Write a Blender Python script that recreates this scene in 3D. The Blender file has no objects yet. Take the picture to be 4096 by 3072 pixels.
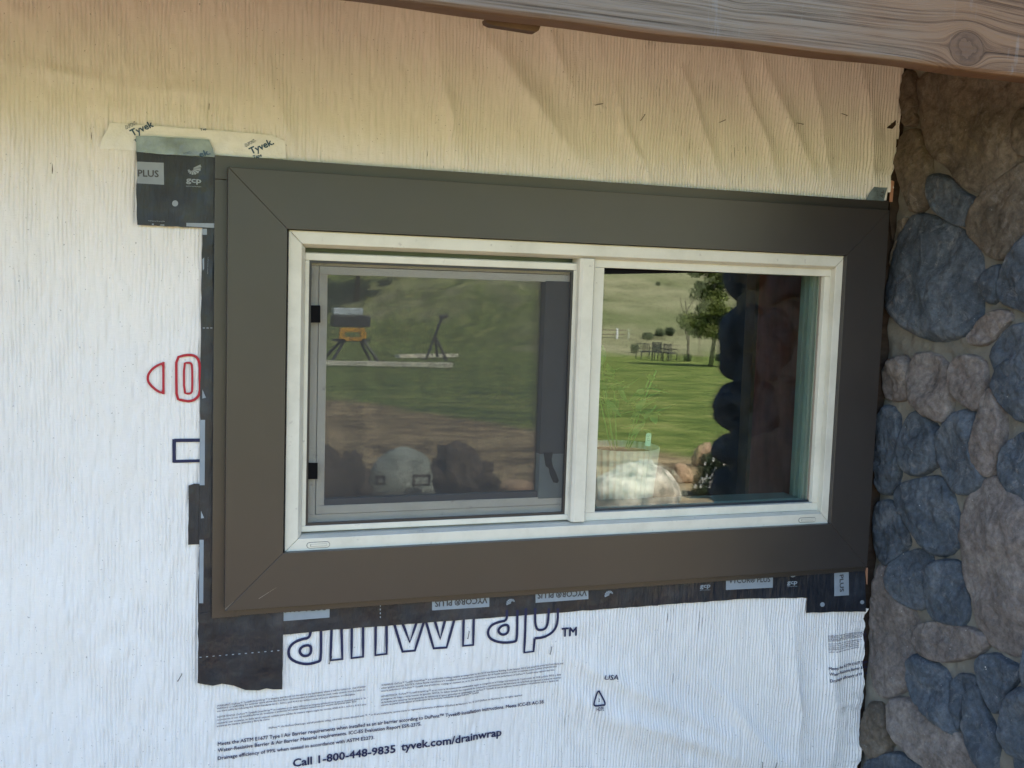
import bpy, bmesh, math, random
import numpy as np
from mathutils import Vector, Matrix, noise as mnoise
random.seed(7); rng = np.random.default_rng(7)
S = bpy.context.scene
COL = S.collection
# ------------------------------------------------------------------ camera
F = 4300.0; KX = 4096/2212
_X = np.array([12000, -8, F]); _X /= np.linalg.norm(_X)
_D = np.array([-1540, 47000, F]); _D = _D - (_D @ _X)*_X; _D /= np.linalg.norm(_D)
_N = np.cross(_X, _D)
RM = np.array([_X, _N, -_D])
CAM = np.array([0.0, -2.0, 1.6])
cam = bpy.data.objects.new('camera', bpy.data.cameras.new('camera')); COL.objects.link(cam)
r_, u_, b_ = RM @ [1, 0, 0], RM @ [0, -1, 0], RM @ [0, 0, -1]
cam.matrix_world = Matrix(((r_[0], u_[0], b_[0], CAM[0]), (r_[1], u_[1], b_[1], CAM[1]), (r_[2], u_[2], b_[2], CAM[2]), (0, 0, 0, 1)))
cam.data.sensor_width = 36; cam.data.lens = 36*F/4096; cam.data.clip_end = 2000; cam.data.clip_start = 0.05
S.camera = cam
# ------------------------------------------------------------------ world, sun, exposure
SUN_DIR = Vector((0.30, 0.62, 0.95)).normalized()          # towards the sun
el = math.asin(SUN_DIR.z); az = math.atan2(SUN_DIR.x, SUN_DIR.y)
W = bpy.data.worlds.new('World'); S.world = W; W.use_nodes = True
nt = W.node_tree; sky = nt.nodes.new('ShaderNodeTexSky'); sky.sky_type = 'NISHITA'; sky.sun_disc = False
sky.sun_elevation = el; sky.sun_rotation = az
nt.links.new(sky.outputs[0], nt.nodes['Background'].inputs[0]); nt.nodes['Background'].inputs[1].default_value = 0.15
sl = bpy.data.lights.new('sun', 'SUN'); sl.energy = 4.3; sl.angle = math.radians(0.53); sl.color = (1.0, 0.94, 0.83)
so = bpy.data.objects.new('sun', sl); COL.objects.link(so); so.rotation_euler = SUN_DIR.to_track_quat('Z', 'Y').to_euler()
S.view_settings.view_transform = 'Standard'; S.view_settings.look = 'None'; S.view_settings.gamma = 1
S.view_settings.exposure = 2.18
S.cycles.max_bounces = 10; S.cycles.transparent_max_bounces = 16; S.cycles.glossy_bounces = 4; S.cycles.diffuse_bounces = 5
S.cycles.use_denoising = True

# ------------------------------------------------------------------ picture -> place helpers
def ray(dx, dy):
    return RM @ np.array([dx*KX-2048, dy*KX-1536, F])
def P(dx, dy, Y=0.0):
    "point seen at (dx,dy) that lies in the upright plane y=Y"
    d = ray(dx, dy); t = (Y-CAM[1])/d[1]; p = CAM+d*t
    return Vector(p)
def Pf(fx, fy, Y=0.0): return P(fx/KX, fy/KX, Y)
def PX(dx, dy, Xc):
    d = ray(dx, dy); t = (Xc-CAM[0])/d[0]; return Vector(CAM+d*t)
GY = 0.03
def edge_y(x): return np.clip(EA+1.2*np.maximum(EX-x, 0), 30, 130)
def lawn_z(x, y): return -.04*np.clip(-y-6, 0, 200)
def G(dx, dy, gy=GY, hill=False):
    "ground point whose mirror image in the glass is seen at (dx,dy)"
    d = ray(dx, dy); t = 3.0
    while t < 400:
        p = CAM+d/d[1]*t; x, y = p[0], 2*gy-p[1]
        h = zt_(x, y) if hill else float(lawn_z(x, y))
        if p[2] < h: return Vector((x, y, h))
        t += .02 if t < 20 else .06
    return Vector((x, y, h))
def Gd(dx, dy, yy, gy=GY):
    "point at depth y=yy outside whose mirror image is seen at (dx,dy)"
    d = ray(dx, dy); t = ((2*gy-yy)-CAM[1])/d[1]; p = CAM+d*t
    return Vector((p[0], yy, p[2]))

_l, _r = G(1300, 769), G(1561, 792)
EX = _l.x; EA = -_l.y; EB = (_l.y-_r.y)/(_r.x-_l.x)
# ------------------------------------------------------------------ object helpers
def tag(o, label=None, cat=None, group=None, kind=None):
    if label: o['label'] = label
    if cat: o['category'] = cat
    if group: o['group'] = group
    if kind: o['kind'] = kind
    return o
def empty(name, loc, label, cat, group=None):
    o = bpy.data.objects.new(name, None); COL.objects.link(o); o.location = loc; o.empty_display_size = .05
    return tag(o, label, cat, group)
def link(name, me, m, parent=None, smooth=False):
    o = bpy.data.objects.new(name, me); COL.objects.link(o)
    if m: me.materials.append(m)
    if parent is not None:
        o.parent = parent; o.matrix_parent_inverse = Matrix.Translation(-Vector(parent.location)) if parent.type == 'EMPTY' and parent.rotation_euler.z == 0 else Matrix.Identity(4)
    if smooth:
        me.polygons.foreach_set('use_smooth', [True]*len(me.polygons))
    return o
class MB:
    def __init__(s): s.v = []; s.f = []; s.mk = []
    def add(s, vs, fs):
        n = len(s.v); s.v += [tuple(v) for v in vs]; s.f += [tuple(i+n for i in f) for f in fs]; return s
    def box(s, x0, x1, y0, y1, z0, z1):
        vs = [(x, y, z) for x in (x0, x1) for y in (y0, y1) for z in (z0, z1)]
        return s.add(vs, [(0, 1, 3, 2), (4, 6, 7, 5), (0, 4, 5, 1), (2, 3, 7, 6), (0, 2, 6, 4), (1, 5, 7, 3)])
    def prism(s, pts, y0, y1):
        "polygon of (x,z) extruded between y0 and y1"
        n = len(pts); vs = [(p[0], y0, p[1]) for p in pts]+[(p[0], y1, p[1]) for p in pts]
        return s.add(vs, [tuple(range(n)), tuple(range(2*n-1, n-1, -1))]+[(i, i+n, (i+1) % n+n, (i+1) % n) for i in range(n)])
    def tube(s, pts, r, n=6, r2=None):
        pts = [Vector(p) for p in pts]; rings = []; m = len(pts)
        for i, p in enumerate(pts):
            d = (pts[min(i+1, m-1)]-pts[max(i-1, 0)]).normalized()
            a = d.orthogonal().normalized(); b = d.cross(a); rr = r if r2 is None else r+(r2-r)*i/(m-1)
            rings.append([p+(a*math.cos(2*math.pi*k/n)+b*math.sin(2*math.pi*k/n))*rr for k in range(n)])
        fs = [(i*n+k, i*n+(k+1) % n, (i+1)*n+(k+1) % n, (i+1)*n+k) for i in range(m-1) for k in range(n)]
        fs += [tuple(range(n)), tuple((m-1)*n+k for k in range(n))]
        return s.add([v for r in rings for v in r], fs)
    def mesh(s, name):
        me = bpy.data.meshes.new(name); me.from_pydata(s.v, [], s.f)
        bm = bmesh.new(); bm.from_mesh(me); bmesh.ops.recalc_face_normals(bm, faces=bm.faces); bm.to_mesh(me); bm.free()
        return me
    def build(s, name, m, parent=None, smooth=False, bevel=0):
        o = link(name, s.mesh(name), m, parent, smooth)
        if bevel:
            b = o.modifiers.new('bevel', 'BEVEL'); b.width = bevel; b.segments = 2; b.limit_method = 'ANGLE'
        return o
def npmesh(name, V, Fq, m, parent=None, smooth=False):
    V = np.asarray(V, dtype=np.float32); Fq = np.asarray(Fq, dtype=np.int32); k = Fq.shape[1]
    me = bpy.data.meshes.new(name); me.vertices.add(len(V)); me.vertices.foreach_set('co', V.ravel())
    me.loops.add(Fq.size); me.loops.foreach_set('vertex_index', Fq.ravel())
    me.polygons.add(len(Fq)); me.polygons.foreach_set('loop_start', np.arange(0, Fq.size, k, dtype=np.int32))
    me.polygons.foreach_set('loop_total', np.full(len(Fq), k, dtype=np.int32)); me.update(calc_edges=True); me.validate()
    return link(name, me, m, parent, smooth)
def vnoise(x, y, seed=0):
    "smooth value noise, arrays in, 0..1 out"
    xi = np.floor(x).astype(int); yi = np.floor(y).astype(int); xf = x-xi; yf = y-yi
    xf = xf*xf*(3-2*xf); yf = yf*yf*(3-2*yf)
    def h(a, b):
        n = (a*374761393+b*668265263+seed*1442695041) & 0x7fffffff
        n = ((n ^ (n >> 13))*1274126177) & 0x7fffffff
        return ((n ^ (n >> 16)) & 0xffff)/65535.0
    return (h(xi, yi)*(1-xf)+h(xi+1, yi)*xf)*(1-yf)+(h(xi, yi+1)*(1-xf)+h(xi+1, yi+1)*xf)*yf

# ------------------------------------------------------------------ materials
def mat(name, base=(.5, .5, .5), rough=.5, spec=.5, metal=0):
    m = bpy.data.materials.new(name); m.use_nodes = True
    b = m.node_tree.nodes['Principled BSDF']; b.inputs['Base Color'].default_value = (*base, 1)
    b.inputs['Roughness'].default_value = rough; b.inputs['Specular IOR Level'].default_value = spec; b.inputs['Metallic'].default_value = metal
    return m
class NT:
    def __init__(s, m): s.t = m.node_tree; s.n = s.t.nodes; s.b = s.n.get('Principled BSDF'); s.co = None
    def node(s, ty, **kw):
        n = s.n.new(ty)
        for k, v in kw.items():
            if k.startswith('_'): setattr(n, k[1:], v)
        return n
    def L(s, a, b): s.t.links.new(a, b)
    def coord(s, scale=(1, 1, 1), loc=(0, 0, 0), src='Object'):
        c = s.n.new('ShaderNodeTexCoord'); m = s.n.new('ShaderNodeMapping')
        m.inputs['Scale'].default_value = scale; m.inputs['Location'].default_value = loc
        s.L(c.outputs[src], m.inputs[0]); return m.outputs[0]
    def noise(s, co, scale, detail=4, rough=.5, dist=0):
        n = s.n.new('ShaderNodeTexNoise'); n.inputs['Scale'].default_value = scale; n.inputs['Detail'].default_value = detail
        n.inputs['Roughness'].default_value = rough; n.inputs['Distortion'].default_value = dist; s.L(co, n.inputs['Vector']); return n.outputs['Fac']
    def ramp(s, fac, stops):
        r = s.n.new('ShaderNodeValToRGB'); e = r.color_ramp.elements
        while len(e) < len(stops): e.new(.5)
        for i, (p, c) in enumerate(stops):
            e[i].position = p; e[i].color = (*c, 1) if not isinstance(c, (int, float)) else (c, c, c, 1)
        s.L(fac, r.inputs[0]); return r.outputs[0]
    def mix(s, fac, a, b, mode='MIX'):
        n = s.n.new('ShaderNodeMix'); n.data_type = 'RGBA'; n.blend_type = mode
        for sock, v in ((n.inputs[0], fac), (n.inputs[6], a), (n.inputs[7], b)):
            if hasattr(v, 'links'): s.L(v, sock)
            elif isinstance(v, (int, float)): sock.default_value = v
            else: sock.default_value = (*v, 1)
        return n.outputs[2]
    def math(s, op, a, b=None, c=None):
        n = s.n.new('ShaderNodeMath'); n.operation = op
        for sock, v in zip(n.inputs, (a, b, c)):
            if v is None: continue
            if hasattr(v, 'links'): s.L(v, sock)
            else: sock.default_value = v
        return n.outputs[0]
    def bump(s, h, strength=.5, dist=.01):
        n = s.n.new('ShaderNodeBump'); n.inputs['Strength'].default_value = strength; n.inputs['Distance'].default_value = dist
        s.L(h, n.inputs['Height']); s.L(n.outputs[0], s.b.inputs['Normal']); return n
    def color(s, c): s.L(c, s.b.inputs['Base Color'])
    def rough(s, c): s.L(c, s.b.inputs['Roughness'])

def m_simple(name, base, rough=.5, spec=.5, var=.15, scale=12, bump=.0, bscale=60, stretch=(1, 1, 1)):
    m = mat(name, base, rough, spec); n = NT(m); co = n.coord(stretch)
    f = n.noise(co, scale, 5, .6)
    n.color(n.ramp(f, [(.3, tuple(c*(1-var) for c in base)), (.7, tuple(min(1, c*(1+var)) for c in base))]))
    if bump: n.bump(n.noise(co, bscale, 4, .6), bump, .004)
    return m

def m_wrap():
    m = mat('house_wrap', (.78, .78, .78), .55, .35); n = NT(m); co = n.coord()
    big = n.noise(co, 2.2, 3); sp = n.noise(co, 140, 2, .5)
    c = n.ramp(big, [(.3, (.74, .745, .755)), (.7, (.82, .82, .82))])
    # fine scuffs and dust specks, thicker low down on the wall
    sep = n.node('ShaderNodeSeparateXYZ'); n.L(co, sep.inputs[0]); x_, z_ = sep.outputs[0], sep.outputs[2]
    lowz = n.ramp(n.math('ADD', z_, n.math('MULTIPLY', x_, .10)), [(.45, .05), (.85, .0)])
    specks = n.math('GREATER_THAN', n.noise(co, 230, 1, .5), n.math('ADD', .245, lowz))
    c = n.mix(.7, c, n.mix(specks, (.25, .26, .28), c))
    # pale weave: crossing fine threads
    w1 = n.noise(n.coord((60, 1, 700)), 1, 2, .6); w2 = n.noise(n.coord((900, 1, 60)), 1, 2, .6)
    wv = n.math('ADD', w1, w2)
    c = n.mix(n.math('MULTIPLY', n.math('SUBTRACT', wv, .75), .5), c, (.62, .62, .63))
    n.color(c)
    n.bump(n.math('ADD', wv, n.math('MULTIPLY', n.noise(co, 45, 4, .6), 1.4)), .5, .0016)
    return m
def m_metal():
    m = mat('brown_coil', (.105, .092, .075), .36, .58); n = NT(m); co = n.coord((1, 1, 1))
    f = n.noise(co, 6, 5, .65)
    n.color(n.ramp(f, [(.3, (.036, .032, .031)), (.7, (.042, .037, .035))]))
    n.rough(n.ramp(n.noise(co, 14, 5, .7), [(.2, .32), (.8, .38)])); n.bump(n.math('ADD', n.noise(co, 5, 2), n.math('MULTIPLY', n.noise(co, 90, 3), .02)), .16, .012)
    return m
def m_vinyl():
    m = mat('vinyl', (.70, .70, .65), .38, .45); n = NT(m); co = n.coord()
    f = n.noise(co, 9, 6, .7)
    c = n.ramp(f, [(.3, (.57, .56, .49)), (.55, (.67, .66, .585)), (.8, (.69, .68, .61))])
    d = n.ramp(n.noise(co, 55, 3, .6), [(.25, 0.0), (.33, 1.0)])
    n.color(n.mix(d, (.48, .46, .42), c)); n.bump(n.noise(co, 60, 3), .05, .002); return m
def m_tape():
    m = mat('flashing', (.035, .038, .045), .42, .45); n = NT(m); co = n.coord()
    c = n.ramp(n.noise(co, 9, 6, .7), [(.3, (.005, .008, .015)), (.55, (.015, .020, .031)), (.75, (.042, .052, .068))])
    n.color(c); n.rough(n.ramp(n.noise(co, 30, 4), [(.3, .30), (.7, .55)]))
    n.bump(n.math('ADD', n.noise(n.coord((60, 1, 9)), 1, 3), n.noise(co, 25, 4)), .6, .006); return m
def m_stone(name, a, b, c):
    m = mat(name, a, .85, .3); n = NT(m); co = n.coord()
    oi = n.node('ShaderNodeObjectInfo'); add = n.node('ShaderNodeVectorMath', _operation='ADD')
    mul = n.math('MULTIPLY', oi.outputs['Random'], 37.0); n.L(co, add.inputs[0]); n.L(mul, add.inputs[1]); co = add.outputs[0]
    base = n.ramp(n.noise(co, 9, 8, .62, .6), [(.28, a), (.5, b), (.72, c)])
    fine = n.ramp(n.noise(co, 75, 8, .75), [(.32, (.55, .55, .55)), (.68, (1.3, 1.3, 1.3))])
    cc = n.mix(1.0, base, fine, 'MULTIPLY')
    pale = n.ramp(n.noise(co, 26, 8, .8, 1.2), [(.54, 0.0), (.68, 1.0)])
    cc = n.mix(n.math('MULTIPLY', pale, .4), cc, (.30, .30, .30))
    sp = n.ramp(n.noise(co, 170, 1), [(.78, 0.0), (.82, 1.0)]); cc = n.mix(sp, cc, (.42, .42, .42))
    n.color(cc)
    h = n.math('ADD', n.math('MULTIPLY', n.noise(co, 22, 8, .65, .5), 1.0), n.math('MULTIPLY', n.noise(co, 120, 5, .7), .25))
    n.bump(h, .85, .011); return m
def m_wood(knots):
    m = mat('weathered_wood', (.3, .24, .18), .75, .3); n = NT(m)
    sep = n.node('ShaderNodeSeparateXYZ'); n.L(n.coord(), sep.inputs[0]); x, y, z = sep.outputs
    zz = z
    core = None
    for (kx, kz, ka) in knots:
        u = n.math('SUBTRACT', x, kx); v = n.math('SUBTRACT', zz, kz)
        d2 = n.math('ADD', n.math('MULTIPLY', n.math('MULTIPLY', u, u), .6), n.math('MULTIPLY', v, v)); d2 = n.math('ADD', d2, 1e-5)
        k = n.math('SUBTRACT', 1.0, n.math('DIVIDE', ka*ka, d2)); k = n.math('MAXIMUM', k, -.6)
        zz = n.math('ADD', n.math('MULTIPLY', v, k), kz)
        d2k = d2 if core is None else d2k
        ins = n.math('LESS_THAN', d2, ka*ka*.95); core = ins if core is None else n.math('MAXIMUM', core, ins)
    cmb = n.node('ShaderNodeCombineXYZ'); n.L(n.math('MULTIPLY', x, .28), cmb.inputs[0]); n.L(y, cmb.inputs[1]); n.L(n.math('MULTIPLY', zz, 34), cmb.inputs[2])
    w = n.noise(cmb.outputs[0], 4.2, 10, .72, .12)
    cmb2 = n.node('ShaderNodeCombineXYZ'); n.L(n.math('MULTIPLY', x, 1.2), cmb2.inputs[0]); n.L(y, cmb2.inputs[1]); n.L(n.math('MULTIPLY', zz, 95), cmb2.inputs[2])
    w2 = n.noise(cmb2.outputs[0], 3.0, 6, .7, .1)
    g = n.math('ADD', n.math('MULTIPLY', w, .65), n.math('MULTIPLY', w2, .45))
    tan = n.ramp(g, [(.43, (.022, .013, .008)), (.49, (.110, .066, .041)), (.58, (.20, .128, .082))])
    grey = n.ramp(g, [(.42, (.020, .015, .011)), (.485, (.110, .090, .071)), (.58, (.20, .175, .148))])
    patch = n.noise(n.coord((.8, 1, 2.2)), 2.2, 4, .6)
    px = n.math('ADD', patch, n.math('MULTIPLY', n.math('SUBTRACT', 1.0, x), .45))
    c = n.mix(n.ramp(px, [(.45, 0.0), (.68, 1.0)]), tan, grey)
    st = n.ramp(n.noise(n.coord((38, 1, 6)), 1.0, 5, .7), [(.60, 0.0), (.72, 1.0)])
    c = n.mix(n.math('MULTIPLY', st, .35), c, (.24, .27, .31))
    kr = n.ramp(n.math('FRACT', n.math('MULTIPLY', n.math('SQRT', n.math('ADD', d2k, n.math('MULTIPLY', n.noise(n.coord(), 55, 4), .0009))), 120.0)), [(.0, (.06, .036, .024)), (.5, (.12, .075, .05))]); c = n.mix(n.math('MULTIPLY', core, .9), c, kr)
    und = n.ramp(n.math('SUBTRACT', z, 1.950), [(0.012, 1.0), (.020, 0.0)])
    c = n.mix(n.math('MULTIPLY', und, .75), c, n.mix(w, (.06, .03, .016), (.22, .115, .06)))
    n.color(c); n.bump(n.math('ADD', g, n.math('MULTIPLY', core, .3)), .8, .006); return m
def m_glass(name, gain=1.0, tint=(.93, .97, .95)):
    m = bpy.data.materials.new(name); m.use_nodes = True; t = m.node_tree; t.nodes.clear()
    o = t.nodes.new('ShaderNodeOutputMaterial'); mx = t.nodes.new('ShaderNodeMixShader'); tr = t.nodes.new('ShaderNodeBsdfTransparent')
    gl = t.nodes.new('ShaderNodeBsdfGlossy'); gl.inputs['Roughness'].default_value = 0; gl.inputs['Color'].default_value = (1, 1, 1, 1)
    tr.inputs[0].default_value = (*tint, 1)
    lw = t.nodes.new('ShaderNodeLayerWeight'); lw.inputs['Blend'].default_value = .5
    # Schlick on the facing value, the same from either side
    p = t.nodes.new('ShaderNodeMath'); p.operation = 'POWER'; p.inputs[1].default_value = 4.5
    a = t.nodes.new('ShaderNodeMath'); a.operation = 'MULTIPLY_ADD'; a.inputs[1].default_value = .9; a.inputs[2].default_value = .052*gain; a.use_clamp = True
    t.links.new(lw.outputs['Facing'], p.inputs[0]); t.links.new(p.outputs[0], a.inputs[0]); t.links.new(a.outputs[0], mx.inputs[0])
    t.links.new(tr.outputs[0], mx.inputs[1]); t.links.new(gl.outputs[0], mx.inputs[2]); t.links.new(mx.outputs[0], o.inputs[0]); return m
def m_screen():
    m = bpy.data.materials.new('insect_mesh'); m.use_nodes = True; t = m.node_tree; t.nodes.clear(); n = NT(m)
    o = t.nodes.new('ShaderNodeOutputMaterial'); mx = t.nodes.new('ShaderNodeMixShader'); tr = t.nodes.new('ShaderNodeBsdfTransparent')
    d = t.nodes.new('ShaderNodeBsdfDiffuse'); d.inputs[0].default_value = (.10, .10, .103, 1)
    sep = n.node('ShaderNodeSeparateXYZ'); n.L(n.coord(), sep.inputs[0])
    wob = n.math('MULTIPLY', n.noise(n.coord(), 9, 3), .004)
    pitch = .00172
    def line(c):
        f = n.math('FRACT', n.math('DIVIDE', n.math('ADD', c, wob), pitch)); return n.math('LESS_THAN', f, .27)
    f = n.math('MAXIMUM', line(sep.outputs[0]), line(sep.outputs[2]))
    f = n.math('MULTIPLY', f, .92)
    n.L(f, mx.inputs[0]); n.L(tr.outputs[0], mx.inputs[1]); n.L(d.outputs[0], mx.inputs[2]); n.L(mx.outputs[0], o.inputs[0]); return m

M = dict(
    wrap=m_wrap(), metal=m_metal(), vinyl=m_vinyl(), tape=m_tape(), glass=m_glass('glass', 1.25), glass2=m_glass('inner_glass', .55),
    screen=m_screen(),
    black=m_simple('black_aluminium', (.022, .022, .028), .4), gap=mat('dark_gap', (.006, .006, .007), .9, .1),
    navy=mat('navy_ink', (.018, .022, .07), .6, .3), red=mat('red_ink', (.38, .02, .035), .6, .3),
    logo=m_simple('pale_ink', (.24, .29, .35), .5, .5, .12, 20), logodark=mat('dark_ink', (.045, .05, .06), .5),
    teal=mat('tape_ink', (.02, .07, .14), .5), clear=m_simple('clear_tape', (.74, .76, .78), .3, .6, .07, 30, .9, 30),
    cleardark=m_simple('clear_tape_over_black', (.20, .26, .30), .2, .6, .35, 26, .6, 24),
    sheath=m_simple('sheathing', (.05, .036, .028), .8, .2, .35, 20, .4, 60, (1, 1, 3)),
    mortar=m_simple('mortar', (.165, .16, .14), .95, .2, .22, 14, .9, 70),
    blue=m_stone('slate_blue_stone', (.038, .050, .066), (.070, .090, .116), (.135, .155, .18)),
    brown=m_stone('brown_stone', (.070, .060, .048), (.135, .115, .092), (.20, .175, .145)),
    taupe=m_stone('taupe_stone', (.10, .088, .082), (.17, .152, .145), (.26, .24, .225)),
    soffit=m_simple('soffit_boards', (.70, .33, .09), .7, .3, .25, 6, .2, 40, (1, 12, 1)),
    roof=m_simple('roof_shingles', (.06, .055, .05), .9, .2, .3, 30),
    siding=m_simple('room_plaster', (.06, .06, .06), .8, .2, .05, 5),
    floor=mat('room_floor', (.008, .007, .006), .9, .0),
    door=m_simple('redwood_door', (.34, .10, .08), .4, .5, .3, 5, .1, 30, (6, 6, 1)),
    edge=m_simple('door_edge', (.22, .12, .07), .5), jamb=m_simple('jamb', (.26, .30, .29), .5, .4, .08, 8),
    pot=m_simple('white_pot', (.56, .55, .50), .5, .4, .05, 8), leafin=m_simple('house_leaf', (.10, .22, .07), .4, .5, .3, 10),
    tag=m_simple('plant_tag', (.55, .75, .68), .5), soil=m_simple('soil', (.04, .03, .02), .9), cushion=m_simple('teal_cloth', (.03, .10, .12), .8),
    bark=m_simple('bark', (.10, .075, .055), .9, .2, .4, 25, .6, 60), stem=m_simple('bare_wood', (.16, .12, .09), .9),
    leaf=m_simple('leaf_green', (.13, .15, .03), .6, .3, .5, 3), needle=m_simple('dark_needles', (.045, .075, .03), .7, .3, .4, 3),
    bushm=m_simple('bush_leaf', (.05, .07, .035), .7, .3, .4, 8), flower=m_simple('white_petals', (.75, .75, .72), .6),
    rockl=m_simple('pale_granite', (.48, .43, .35), .9, .2, .8, 9, 1.0, 9), rockp=m_simple('pale_smooth_rock', (.30, .32, .28), .9, .2, .12, 9, .4, 40), rockt=m_simple('tan_rock', (.40, .27, .17), .9, .2, .2, 9, .7, 40),
    rockb=m_simple('brown_rock', (.085, .065, .05), .9, .2, .35, 8, .8, 30),
    plank=m_simple('pale_plank', (.80, .72, .58), .7, .3, .15, 4, .1, 30, (1, 12, 1)), yellow=m_simple('yellow_paint', (.75, .36, .02), .4),
    iron=m_simple('dark_iron', (.03, .03, .03), .5), white=m_simple('white_paint', (.75, .75, .75), .5), ribbon=m_simple('red_ribbon', (.65, .05, .06), .5),
)

# ------------------------------------------------------------------ setting: terrain, sky is the world
def hill_h(x, y):
    e = edge_y(x); d = np.maximum(0, -y-e); low = -.04*np.clip(-y-6, 0, e-6)
    h = low+.13*np.minimum(d,8)/8*d+.045*d+.0016*np.minimum(d, 70)**2+(vnoise(x/30+9, y/30+5, 3)-.5)*np.minimum(d, 40)*.12
    ridge = np.exp(-((x+10-(-y-50)*.9)/36)**2)*np.minimum(d, 120)*.10
    return h+ridge+(vnoise(x/3, y/3, 4)-.5)*.10*np.clip((-y-2)/8, 0, 1)
def zt_(x, y): return float(hill_h(np.array([x]), np.array([y]))[0])
def m_terrain():
    m = mat('terrain', (.1, .12, .05), .95, .15); n = NT(m); co = n.coord()
    sep = n.node('ShaderNodeSeparateXYZ'); n.L(co, sep.inputs[0]); x, y, z = sep.outputs
    gr = n.ramp(n.noise(n.coord((1, 1, 1)), 1.5, 12, .8), [(.36, (.045, .075, .02)), (.46, (.12, .165, .035)), (.54, (.21, .245, .06)), (.64, (.36, .34, .12))])
    dry = n.ramp(n.noise(co, .35, 12, .8), [(.34, (.12, .12, .06)), (.48, (.27, .25, .14)), (.66, (.42, .38, .23))])
    grn = n.ramp(n.noise(co, .05, 4, .6), [(.5, 0.0), (.62, 1.0)])
    dry = n.mix(n.math('MULTIPLY', grn, .6), dry, (.11, .14, .045))
    dirt = n.ramp(n.noise(co, 2.4, 9, .72), [(.36, (.11, .08, .05)), (.5, (.33, .235, .13)), (.64, (.52, .39, .22))])
    at = n.node('ShaderNodeAttribute'); at.attribute_name = 'dirt'; at2 = n.node('ShaderNodeAttribute'); at2.attribute_name = 'dry'; at3 = n.node('ShaderNodeAttribute'); at3.attribute_name = 'track'
    c = n.mix(at.outputs['Fac'], gr, dirt); c = n.mix(at2.outputs['Fac'], c, dry); c = n.mix(at3.outputs['Fac'], c, (.46, .41, .27)); at4 = n.node('ShaderNodeAttribute'); at4.attribute_name = 'warm_bounce'; c = n.mix(at4.outputs['Fac'], c, n.ramp(n.noise(co, 14, 6, .7), [(.35, (.26, .15, .08)), (.65, (.50, .31, .17))]))  # unseen terracotta ground near the wall, added to bounce warm light upward
    n.color(c); n.bump(n.noise(co, 5, 8, .75), .8, .08); return m
def terrain():
    xs = np.concatenate([np.linspace(-260, -12, 26), np.linspace(-10, 45, 240), np.linspace(46, 100, 70), np.linspace(105, 420, 40)])
    ys = -np.concatenate([np.array([-30, -8, -1]), np.linspace(0, 16, 110), np.linspace(16.3, 60, 130), np.linspace(61, 130, 80), np.linspace(135, 520, 50)])
    X, Y = np.meshgrid(xs, ys, indexing='ij'); Z = hill_h(X, Y)
    nx, ny = X.shape; V = np.stack([X, Y, Z], -1).reshape(-1, 3); i = np.arange(nx*ny).reshape(nx, ny)
    Fq = np.stack([i[:-1, :-1], i[:-1, 1:], i[1:, 1:], i[1:, :-1]], -1).reshape(-1, 4)
    o = npmesh('ground', V, Fq, m_terrain(), smooth=True)
    nz = (vnoise(X*.9, Y*.9, 51)-.5)*2+(vnoise(X*3, Y*3, 52)-.5)*1.4+(vnoise(X*9, Y*9, 53)-.5)*.8
    ga, gb = G(900, 885), G(1420, 962); yb = np.clip(ga.y+(gb.y-ga.y)*(X-ga.x)/(gb.x-ga.x), -16, -5)
    dirt = np.clip((Y-yb+nz*1.0)/1.6, 0, 1); E_ = edge_y(X); dry = np.clip((-Y-E_+nz*1.0)/2.5+.3, 0, 1)*np.clip((X/np.maximum(-Y, 1)-.34)/.12+nz*.3, .12, 1)
    tr = np.exp(-(((hill_h(X, Y)+1.5)-(X-EX)*.22-3.4+nz*.25)/1.1)**2)*(-Y > E_+6)*np.clip(.5+nz*.4, 0, 1)
    for nm, ar in (('dirt', dirt), ('dry', dry), ('track', tr*.7), ('warm_bounce', np.clip((Y+4.4+nz*.2)/.4, 0, 1))):  # last mask: the added out-of-view strip that warms the upper wrap
        a_ = o.data.attributes.new(nm, 'FLOAT', 'POINT'); a_.data.foreach_set('value', ar.astype(np.float32).ravel()); tag(o, kind='structure')
terrain()

# ------------------------------------------------------------------ window and trim rectangles (metres)
def rect(tl, tr, br, bl, Y, full=True):
    f = Pf if full else P
    a, b, c, d = f(*tl, Y), f(*tr, Y), f(*br, Y), f(*bl, Y)
    return [(a.x+d.x)/2, (b.x+c.x)/2, (c.z+d.z)/2, (a.z+b.z)/2]    # x0 x1 z0 z1
YO, YFL, YF, YL = -.034, -.014, -.022, -.004
OUT = rect((861, 620), (3557, 806), (3460, 2287), (846, 2474), YFL)
TR_ = rect((916, 672), (3559, 838), (3468, 2266), (897, 2446), YO)
TRI = rect((1150, 915), (3387, 1022), (3324, 2097), (1132, 2212), YO)
FO = rect((1154.5, 919), (3382.5, 1025), (3319, 2095), (1139, 2210), YF)
FE = rect((1208, 975), (3342, 1066), (3287, 2055), (1191, 2155), YF)
FL = rect((1221, 990), (3328, 1076), (3273, 2043), (1205, 2140), YL)

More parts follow.
